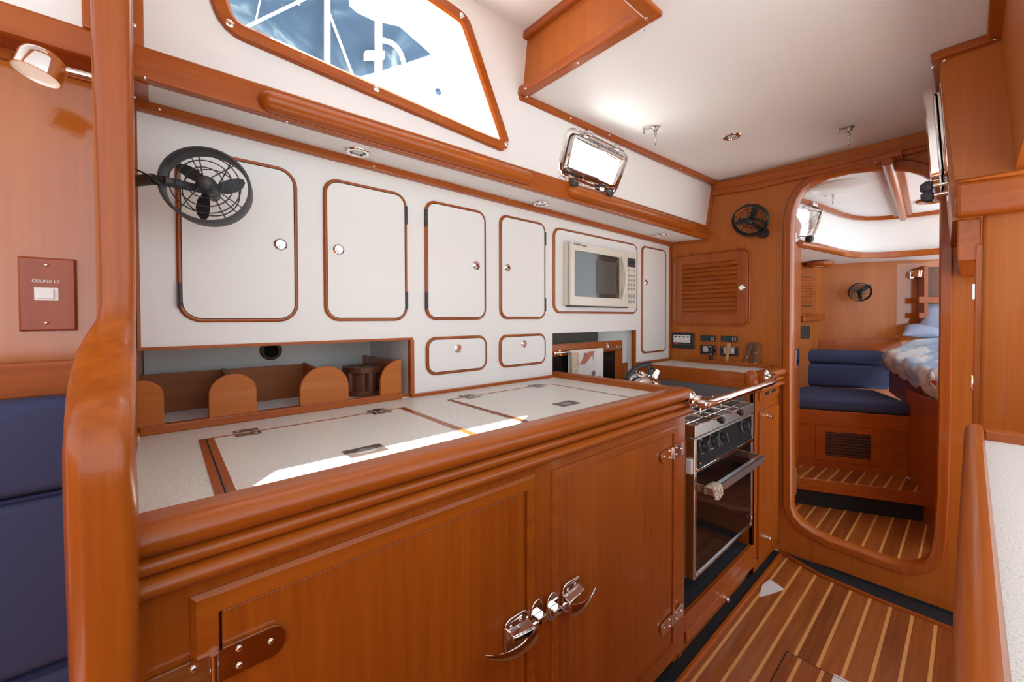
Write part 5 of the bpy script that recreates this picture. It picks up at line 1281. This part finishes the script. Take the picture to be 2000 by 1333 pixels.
part('sun_blocker', extr([V(x, y, 2.20) for x, y in ((.12, 1.10), (.17, 1.13), (.216, 1.183), (.32, 1.30), (-.6, 1.30), (-.6, 1.11))], (0, 0, .02)), GELCOAT, CO)  # added unseen slab, cut to end the sun patch at its aft side
part('coaming', extr([O(x, y, 2.3) for x, y in ((820, 60), (1150, -60), (1400, 420), (1200, 460), (600, 190), (700, 150), (848, 108))], (0, .03, 0)), GELCOAT, CO)
part('cleat', merge(lathe(O(855, 180, 2.2), (.2, -1, .1), [(.022, 0), (.020, .01), (.006, .02)], 12)), CANVAS, CO, smooth=40)
# ================================================================== AFT CABIN BEYOND THE DOORWAY
AF = .10
A0 = onZ(1562, 932, .27); A1 = onZ(1816, 964, .27)
U = (A1-A0); U.z = 0; U.normalize(); Nn = V(-U.y, U.x, 0)
if Nn.x < 0: Nn = -Nn
def atw(base, a, d, z=0): return V(base.x, base.y, 0)+U*a+Nn*d+V(0, 0, z)
S0 = V(A0.x, A0.y, 0); SB = onZ(1576, 910, .27); d1 = (SB-A0).dot(Nn)
ang = math.atan2(U.y, U.x)
STEPM = holly_floor('teak_and_holly_step', (S0.x, S0.y), math.atan2(-.03, 1), 0.0585, .0095)
CABF = holly_floor('teak_and_holly_cabin_sole', (2.6, .147), 0.0, .0655, .0095)
struct('floor_cabin', box(BX+.028, 4.4, -.5, 1.15, AF-.02, AF), CABF)
def slab(d0, d1_, a0, a1, z0, z1): return extr([atw(S0, a, d, z0) for a, d in ((a0, d0), (a1, d0), (a1, d1_), (a0, d1_))], (0, 0, z1-z0))
CS = thing('cabin_step', 'teak and holly step in front of the navy settee', 'step', atw(S0, .2, .1, AF))
aL, aR = -.25, .60
part('tread', slab(0, d1+.02, aL, aR, .25, .27), STEPM, CS, bevel=.002)
part('nosing', slab(-.006, .014, aL, aR, .195, .268), TY, CS, bevel=.003)
part('kick_carpet', slab(.012, .03, aL, aR, AF, .20), CARPET, CS)
# settee
seat_z = onP(1562, 800, atw(S0, 0, d1), Nn).z; cz1 = onP(1562, 778, atw(S0, 0, d1), Nn).z
bk_ = onZ(1562, 757, cz1); d2 = (bk_-S0).dot(Nn)
rE = (onP(1778, 800, atw(S0, 0, d1), Nn)-S0).dot(U)
SE = thing('cabin_settee', 'navy upholstered settee on a teak base seen through the doorway', 'settee', atw(S0, .2, d1, .27))
part('base', merge(slab(d1, d1+.02, aL, rE+.30, .27, seat_z), slab(d1+.02, d2+.30, aL, rE, seat_z-.02, seat_z)), TY, SE)
part('front_rail', slab(d1-.010, d1+.005, aL, rE+.005, onP(1562, 826, atw(S0, 0, d1), Nn).z, seat_z+.006), TY, SE, bevel=.004)
def rounded_slab(d0, d1_, a0, a1, z0, z1, r):
    prof = rrect(d0, d1_, z0, z1, r, 4); ring_ = []
    for a, s in ((a0, .7), (a0+.012, 1), (a1-.012, 1), (a1, .7)):
        cm, cz = (d0+d1_)/2, (z0+z1)/2
        ring_.append([atw(S0, a, cm+(d-cm)*(1-(1-s)*.1), cz+(z-cz)*(1-(1-s)*.4)) for d, z in prof])
    return loft(ring_)
part('seat_cushion', rounded_slab(d1-.012, d2+.02, aL, rE-.005, seat_z+.004, cz1+.012, .028), NAVY, SE, smooth=60)
bt_ = onP(1562, 683, atw(S0, 0, d2), Nn).z; bm_ = onP(1562, 709, atw(S0, 0, d2), Nn).z
bE = (onP(1738, 740, atw(S0, 0, d2), Nn)-S0).dot(U)
part('back_cushion', rounded_slab(d2-.01, d2+.11, aL, bE, cz1+.014, bm_, .03), NAVY, SE, smooth=60)
part('back_cushion', rounded_slab(d2-.015, d2+.10, aL, bE-.03, bm_+.002, bt_, .04), NAVY, SE, smooth=60)
g0, g1 = onP(1613, 843, atw(S0, 0, d1), Nn), onP(1699, 898, atw(S0, 0, d1), Nn)
a0_, a1_ = (g0-S0).dot(U), (g1-S0).dot(U)
VG = part('vent_frame', slab(d1-.006, d1+.002, a0_-.055, a1_+.055, g1.z-.035, g0.z+.05), TY, SE, bevel=.002)
part('vent_grille', slab(d1-.010, d1+.002, a0_, a1_, g1.z, g0.z), BLACK, VG)
for i in range(8):
    z = g1.z+(g0.z-g1.z)*(i+.5)/8; part('vent_slat', slab(d1-.013, d1-.010, a0_, a1_, z-.004, z+.004), DARKWOOD, VG)
# wall panel with ledge rail behind the settee
WD = d2+.12
wb = onP(1562, 662, atw(S0, 0, WD), Nn).z
ar = (onP(1752, 560, atw(S0, 0, WD), Nn)-S0).dot(U); al = (onP(1603, 560, atw(S0, 0, WD), Nn)-S0).dot(U)
def wtop(a):
    zl = onP(1605, 524, atw(S0, 0, WD), Nn).z; zr = onP(1752, 507, atw(S0, 0, WD), Nn).z; return zl+(zr-zl)*(a-al)/(ar-al)
struct('wall_cabin_end', extr([atw(S0, a, WD, z) for a, z in ((al-.5, .3), (ar, .3), (ar, wtop(ar)+.05), (al-.5, wtop(al-.5)+.05))], Nn*.02), VZ)
struct('trim_30', slab(d2+.085, WD+.002, aL-.2, ar+.02, bt_-.02, wb), TY, bevel=.004)
# port side panel with its own louvred locker
lq = atw(S0, al, WD)
dirp = V(onX(1562, 560, lq.x-.28).x-lq.x, onX(1562, 560, lq.x-.28).y-lq.y, 0).normalized()
np_ = V(-dirp.y, dirp.x, 0); 
if np_.dot(V(-lq.x, -lq.y, 0)) < 0: np_ = -np_
struct('wall_cabin_port', extr([lq+np_*.004+V(0, 0, .3), lq+np_*.004+dirp*1.2+V(0, 0, .3), lq+np_*.004+dirp*1.2+V(0, 0, 1.70), lq+np_*.004+V(0, 0, 1.70)], np_*-.02), VZ)
def PP(x, y, o=.004): return onP(x, y, lq+np_*o, np_)
pa0, pb0, pc0, pd0 = PP(1594, 530, .018), PP(1555, 522, .018), PP(1555, 614, .018), PP(1594, 612, .018)
LV2 = thing('louvred_locker', 'small louvred teak locker at the left of the aft cabin', 'locker', PP(1578, 614))
part('door', extr(rpoly([pa0, pb0, pc0, pd0], .03, 4), -np_*.014), TZ, LV2, bevel=.003)
ua = (PP(1586, 560, .02)-PP(1558, 560, .02))
for i in range(10):
    yy_ = 544+(598-544)*i/10
    s0, s1, s2_, s3 = PP(1586, yy_, .020), PP(1556, yy_-2, .020), PP(1556, yy_+3, .020), PP(1586, yy_+4.2, .020)
    part('slat', extr([s0, s1, s2_, s3], np_*.006), TY, LV2)
part('backing', extr([PP(1586.5, 541, .0185), PP(1556, 539, .0185), PP(1556, 601, .0185), PP(1586.5, 600, .0185)], np_*.001), DARKWOOD, LV2)
struct('trim_31', extr([PP(1599, 614, .0), PP(1555, 618, .0), PP(1555, 630, .0), PP(1599, 626, .0)], np_*.05), TX, bevel=.012, seg=3)
VT = thing('cabin_vent', 'small black slatted vent below the louvred locker in the aft cabin', 'vent', PP(1572, 660))
part('grille', extr([PP(1580.5, 637.5), PP(1557, 638), PP(1557, 662), PP(1580.5, 661)], np_*.006), BLACK, VT)
for i in range(5):
    yy_ = 640+i*4.4; part('slat', extr([PP(1579.5, yy_, .010), PP(1558, yy_, .010), PP(1558, yy_+1.6, .010), PP(1579.5, yy_+1.6, .010)], np_*.003), GREYBLACK, VT)
# starboard-side panel (behind the bed) with bright varnish, shelf and lamp
st0 = atw(S0, ar, WD); e_ = onX(1802, 560, st0.x+.05); dirs = V(e_.x-st0.x, e_.y-st0.y, 0).normalized(); ns_ = V(-dirs.y, dirs.x, 0)
if ns_.dot(V(-st0.x, -st0.y, 0)) < 0: ns_ = -ns_
struct('wall_cabin_berth', extr([st0+V(0, 0, .3), st0+dirs*.55+V(0, 0, .3), st0+dirs*.55+V(0, 0, 1.72), st0+V(0, 0, 1.72)], ns_*-.02), wood('glossy_teak_veneer', 2, VL, VD, .12, .9))
sd = onP(1800, 560, st0, ns_)
SHF = thing('berth_shelf', 'teak bookshelf over the berth at the right of the aft cabin', 'shelf', onP(1815, 640, st0+ns_*.01, ns_))
def PS(x, y, o): return onP(x, y, st0+ns_*o, ns_)
part('upright', extr([PS(1793, 522, .01), PS(1800, 522, .01), PS(1800, 650, .01), PS(1793, 650, .01)], ns_*.10), TZ, SHF)
for y0, y1 in ((580, 592), (611, 622)):
    part('shelf_board', extr([PS(1792, y0, .10), PS(1850, y0+1, .10), PS(1850, y1+1, .10), PS(1792, y1, .10)], ns_*.02), TY, SHF, bevel=.003)
part('back', extr([PS(1800, 522, .008), PS(1850, 522, .008), PS(1850, 650, .008), PS(1800, 650, .008)], ns_*.004), DARKWOOD, SHF)
RL = thing('berth_lamp', 'small chrome reading lamp over the berth', 'lamp', PS(1782, 537, .01))
pq = PS(1780, 541, .03)
part('base', obox(PS(1775, 545, .002), PS(1783, 545, .002)-PS(1775, 545, .002), ns_*.02, V(0, 0, .05)), CHROME, RL, bevel=.003)
part('arm', rod(PS(1780, 536, .02), PS(1796, 534, .07), .006), CHROME, RL)
part('shade', lathe(PS(1797, 527, .07), (.1, .1, -1), [(.012, 0), (.030, .006), (.032, .05), (.028, .05)], 20), CHROME, RL, smooth=40)

# curved white cabin side, its two trims, soffit, ceiling
zA, zB = 1.945, 1.685
apx = [(1548, 389), (1563, 394), (1590, 402), (1615, 411), (1640, 420), (1665, 426), (1690, 428), (1720, 427), (1756, 424), (1795, 420), (1840, 414), (1880, 409)]
PA = [onZ(x, y, zA) for x, y in apx]
p_0 = V(BX+.03, PA[0].y+.06, zA)
PA = [p_0]+[p for p in PA if p.x > BX+.05]
rgw = [[V(p.x, p.y, zA+.03), V(p.x, p.y, zB-.02), V(p.x+.02, p.y+.03, zB-.02), V(p.x+.02, p.y+.03, zA+.03)] for p in PA]
def ctr(p): return (V(3.0, .0, p.z)-p).normalized()
pA_, pB_ = PA[1], PA[3]
tdir = (pB_-pA_); tdir.z = 0; tdir.normalize(); nh = V(-tdir.y, tdir.x, 0)
if nh.dot(V(0, -1, 0)) < 0: nh = -nh
q_ = [onP(x, y, pA_+nh*.002, nh) for x, y in ((1552, 400), (1606, 410), (1584, 469), (1552, 466))]
ext = (q_[0]-q_[1]).normalized()*.045
cport = rpoly([q_[1], q_[0]+ext, q_[3]+ext, q_[2]], .035, 5)
cpc = sum(cport, Vector())/len(cport)
hole_ = [p-nh*nh.dot(p-pA_) for p in ingrow(cport, cpc, nh, -.007)]
s0_ = pA_-tdir*((pA_.x-BX-.030)/tdir.x)
struct('wall_cabin_house', plate([V(s0_.x, s0_.y, zA+.03), V(pB_.x, pB_.y, zA+.03), V(pB_.x, pB_.y, zB-.02), V(s0_.x, s0_.y, zB-.02)], [hole_], -nh*.02), WALLWHITE)
struct('wall_cabin_house_end', loft(rgw[3:]), WALLWHITE, smooth=50)
PA = [V(s0_.x, s0_.y, zA), V(pA_.x, pA_.y, zA)]+PA[2:]
struct('trim_32', loft([[p+ctr(p)*.022+V(0, 0, .014), p+ctr(p)*.022-V(0, 0, .014), p-V(0, 0, .014), p+V(0, 0, .014)] for p in PA]), TX, smooth=30)
bpx = [(1548, 478), (1563, 481), (1600, 488), (1640, 495), (1665, 498), (1700, 499), (1750, 497), (1790, 493), (1840, 487), (1880, 482)]
PB = [V(p.x, p.y, zB) for p in PA]
PBt = [p+ctr(p)*.01 for p in PB]
struct('trim_33', loft([[p+ctr(p)*.024+V(0, 0, .020), p+ctr(p)*.024-V(0, 0, .022), p-V(0, 0, .022), p+V(0, 0, .020)] for p in PBt]), TX, smooth=30, bevel=.004)
part('hand_grip', loft([[p+ctr(p)*.022+V(0, 0, .016), p+ctr(p)*.040+V(0, 0, .010), p+ctr(p)*.044-V(0, 0, .004), p+ctr(p)*.036-V(0, 0, .018), p+ctr(p)*.022-V(0, 0, .020)] for p in PBt[1:6]]), TX, bpy.data.objects['trim_33'], smooth=60)
# soffit
sf = [V(p.x, p.y, zB-.018) for p in PB]; 
so = [V(max(q.x, BX+.03), q.y, q.z) for q in [p-ctr(p)*.65+V(0, 0, -.03) for p in sf]]
struct('ceiling_cabin_soffit', loft([[a, b, b+V(0, 0, .01), a+V(0, 0, .01)] for a, b in zip(sf, so)]), WALLWHITE, smooth=40)
struct('ceiling_cabin', extr([V(BX+.028, 1.2, zA+.012), V(BX+.028, -.25, zA+.012), V(4.3, -.25, zA+.012), V(4.3, 1.2, zA+.012)], (0, 0, .02)), LINER)
# overhead grab beam
ba, bb2 = onZ(1738, 331, zA-.02), onZ(1764, 425, zA-.02)
ba = ba+(ba-bb2).normalized()*.15
OB = thing('overhead_beam', 'varnished wooden grab beam under the aft cabin ceiling', 'beam', (ba+bb2)/2)
w_b = (bb2-ba).normalized(); s_b = V(-w_b.y, w_b.x, 0)
part('plank', obox(ba-s_b*.045+V(0, 0, .012), bb2-ba, s_b*.09, V(0, 0, .020)), TX, OB, bevel=.003)
part('grab_bar', loft([[p+s_b*(.020*math.cos(t))+V(0, 0, -.006+.018*math.sin(t)) for t in [2*PI*k/12 for k in range(12)]] for p in (ba, bb2)]), TX, OB, smooth=60)
# dome, hook, downlights
cd = onZ(1636, 363, zA+.012)
DM = thing('ceiling_dome', 'flat white round dome light on the aft cabin ceiling', 'light', cd)
part('dome', lathe(cd, (0, 0, -1), [(.125, 0), (.125, .010), (.110, .018), (.03, .022)], 36), PLASTIC, DM, smooth=50)
hook('small chrome hook on the aft cabin ceiling beyond the doorway', (1627, 376), zA+.012, .9)
cdl = onZ(1822, 390, zA+.012)
t = thing('downlight', 'round copper-rimmed downlight on the aft cabin ceiling at right', 'light', cdl, 'recessed downlights')
part('bezel', lathe(cdl, (0, 0, -1), [(.075, 0), (.07, .012), (.05, .014), (.045, .004)], 28), TX, t, smooth=40); part('lamp_glass', lathe(cdl, (0, 0, -1), [(.046, .003), (.02, .006)], 20), BULB, t)
cdl = onZ(1600, 513, zB-.035)
t = thing('downlight', 'round wooden-rimmed downlight under the aft cabin soffit at left', 'light', cdl, 'recessed downlights')
part('bezel', lathe(cdl, (0, 0, -1), [(.085, 0), (.085, .020), (.06, .034), (.045, .03)], 28), TX, t, smooth=40); part('lamp_glass', lathe(cdl, (0, 0, -1), [(.046, .028), (.02, .032)], 20), BULB, t)
# cabin portlight
P3_, G3 = portlight('bright chrome-framed portlight in the aft cabin side', cport, nh, .5)
kq = onP(1573, 468, pA_+nh*.03, nh); part('dog_knob', lathe(kq, nh, [(.010, 0), (.022, .01), (.022, .03), (.012, .04)], 8), BLACK, P3_, smooth=30)
kh = onP(1586, 404, pA_+nh*.02, nh); part('hinge', obox(kh-tdir*.03, tdir*.06, nh*.02, V(0, 0, .02)), CHROME, P3_, bevel=.003)
# fan on the end wall
fw = onP(1680, 571, atw(S0, 0, WD-.09), Nn)
fm = onP(1692, 560, atw(S0, 0, WD), Nn)
def arm3(P, c, n, x, y): return [('bracket', [fm-Nn*.002, fm-Nn*.06, c-n*.03], .012, BLACK)]
fan('small black fan on the end wall of the aft cabin', fw, ((CAM-fw).normalized()+V(0, 0, -.15)+V(0, -.35, 0)), .068, arm3, .5, colr=BLACK)

# ---------------------------------------------------------------- berth
cE = atw(S0, rE, d1)
BD = thing('berth', 'teak berth with boarded side under the blue duvet', 'bed', V(3.5, -.1, AF))
f0 = onX(1783, 860, 3.36); f1 = onX(1834, 960, 3.05)
# front panel facing the doorway, then the overhanging berth board
q2 = onZ(1774, 927.7, .27); q1 = V(A1.x, A1.y, .27); qd = (q1-q2); q3 = q1+qd*1.2
part('front_panel', extr([V(q2.x, q2.y, AF), V(q3.x, q3.y, AF), V(q3.x, q3.y, .80), V(q2.x, q2.y, .80)], V(-qd.y, qd.x, 0).normalized()*(-.02)), TZ, BD)
bl0 = onX(1737, 720, 3.78); bl1 = onX(1836, 782, 3.16)
part('berth_board', extr([V(bl0.x, bl0.y, bl0.z-.02), V(bl1.x, bl1.y, bl1.z-.02), V(bl1.x+.1, -.7, bl1.z-.02), V(3.90, -.7, bl0.z-.02), V(3.87, bl0.y-.04, bl0.z-.02)], (0, 0, .03)), TX, BD)
part('side_board', extr([V(bl0.x, bl0.y, bl0.z-.16), V(bl1.x, bl1.y, bl1.z-.16), V(bl1.x, bl1.y, bl1.z+.01), V(bl0.x, bl0.y, bl0.z+.01)], (.02, -.02, 0)), wood('dark_teak_board', 0, (0.20, .052, .018), (.12, .03, .012), .4), BD)
# duvet: mounded surface hanging over the berth edge
edge = [(bl0, 1.0), (bl1, 1.0)]
NU, NV = 40, 22
vs_, fs_ = [], []
from mathutils import noise as mnoise
for i in range(NU+1):
    s = i/NU*1.25-.12
    e = bl0.lerp(bl1, s) ; e.z = bl0.z+(bl1.z-bl0.z)*min(max(s, 0), 1)
    inn = V(.55, -.85, 0).normalized()
    topz = 1.06-.065*min(max(s, 0), 1.2)
    for j in range(NV+1):
        v = j/NV
        if v < .35:
            k = v/.35; a = PI*.5*k
            p = e-inn*.045*math.cos(PI*(k-.4)) if False else e+inn*(-.050*math.sin(PI*k*.8)+.06*k*k)+V(0, 0, (topz-.035-e.z+.02)*math.sin(a)-.02)
        else:
            k = (v-.35)/.65; p = e+inn*(.03+.62*k)+V(0, 0, topz-.035-e.z+.11*math.sin(PI*.5*min(1, k*1.5)))
        d = mnoise.fractal(Vector((p.x*5.5, p.y*5.5, p.z*7)), .6, 2.1, 4)
        fold = .020*math.sin(s*26+2.2*v+1.5*mnoise.noise(Vector((s*4, v*3, 1))))
        amp = .030*d+fold*(.9 if v < .5 else .5)
        p = p+(-inn*.6+V(0, 0, .6))*amp
        dd = (p-st0).dot(ns_); p = p+ns_*max(0, .03-dd)
        vs_.append(p)
    
for i in range(NU):
    for j in range(NV):
        a = i*(NV+1)+j; fs_.append((a, a+NV+1, a+NV+2, a+1))
dv = solo('duvet', 'rumpled pale blue floral duvet spread over the berth', 'duvet', (vs_, fs_), DUVETM, smooth=80, sub=1)
md = dv.modifiers.new('thick', 'SOLIDIFY'); md.thickness = .02; md.offset = -1
# bottle shape printed on the duvet
from mathutils.bvhtree import BVHTree
bvh = BVHTree.FromPolygons([Vector(p) for p in vs_], fs_)
def on_duvet(x, y, off):
    d = ray(x, y).normalized(); h = bvh.ray_cast(CAM, d)
    return (h[0] if h[0] else onX(x, y, 3.2))-d*off
def dprint(nm, pts, mat, off):
    P_ = [on_duvet(x, y, off) for x, y in pts]; part(nm, loft([P_, [p+(p-CAM).normalized()*.004 for p in P_]]), mat, dv)
dprint('bottle_print', [(1818, 727), (1823, 727), (1824, 737), (1827, 744), (1828, 762), (1815, 762), (1815, 744), (1818, 737)], WHITETXT, .012)
dprint('bottle_label_print', [(1815, 744), (1827.5, 744), (1828, 753), (1815, 753)], REDPRINT, .0135)
# pillow
pc_ = onX(1836, 622, 4.02)
def pillow(nm, label, c, ax_, by_, th, upn):
    ax_, by_, upn = Vector(ax_), Vector(by_), Vector(upn).normalized(); v, f = [], []; n = 12
    for s in (1, -1):
        for i in range(n+1):
            for j in range(n+1):
                a, b = i/n*2-1, j/n*2-1; h = (max(0, 1-a*a)*max(0, 1-b*b))**.45
                pin = 1-.07*(1-abs(a))*abs(b) ; v.append(Vector(c)+ax_*a*(1-.06*(1-b*b)*0)+by_*b+upn*s*th*h)
    m = (n+1)**2
    for s in (0, 1):
        for i in range(n):
            for j in range(n):
                k = s*m+i*(n+1)+j; f.append((k, k+1, k+n+2, k+n+1))
    bm = bmesh.new(); [bm.verts.new(p) for p in v]; bm.verts.ensure_lookup_table(); [bm.faces.new([bm.verts[i] for i in q]) for q in f]
    bmesh.ops.remove_doubles(bm, verts=bm.verts, dist=.0005); bm.verts.index_update()
    g = ([w.co.copy() for w in bm.verts], [tuple(w.index for w in q.verts) for q in bm.faces]); bm.free()
    return solo(nm, label, 'pillow', g, PILLOWM, group='pillows on the berth', smooth=80)
pillow('pillow', 'pale blue pillow standing upright on the far side of the berth', pc_+V(.0, -.05, .0), (0.03, -.14, 0), (.05, 0, .10), .05, (-1, -.1, .4))
pillow('pillow', 'smaller slate blue pillow lying against the upright one', onX(1806, 646, 3.95)+V(0, 0, .0), (.03, -.10, .0), (.09, 0, .035), .035, (-.3, 0, 1))
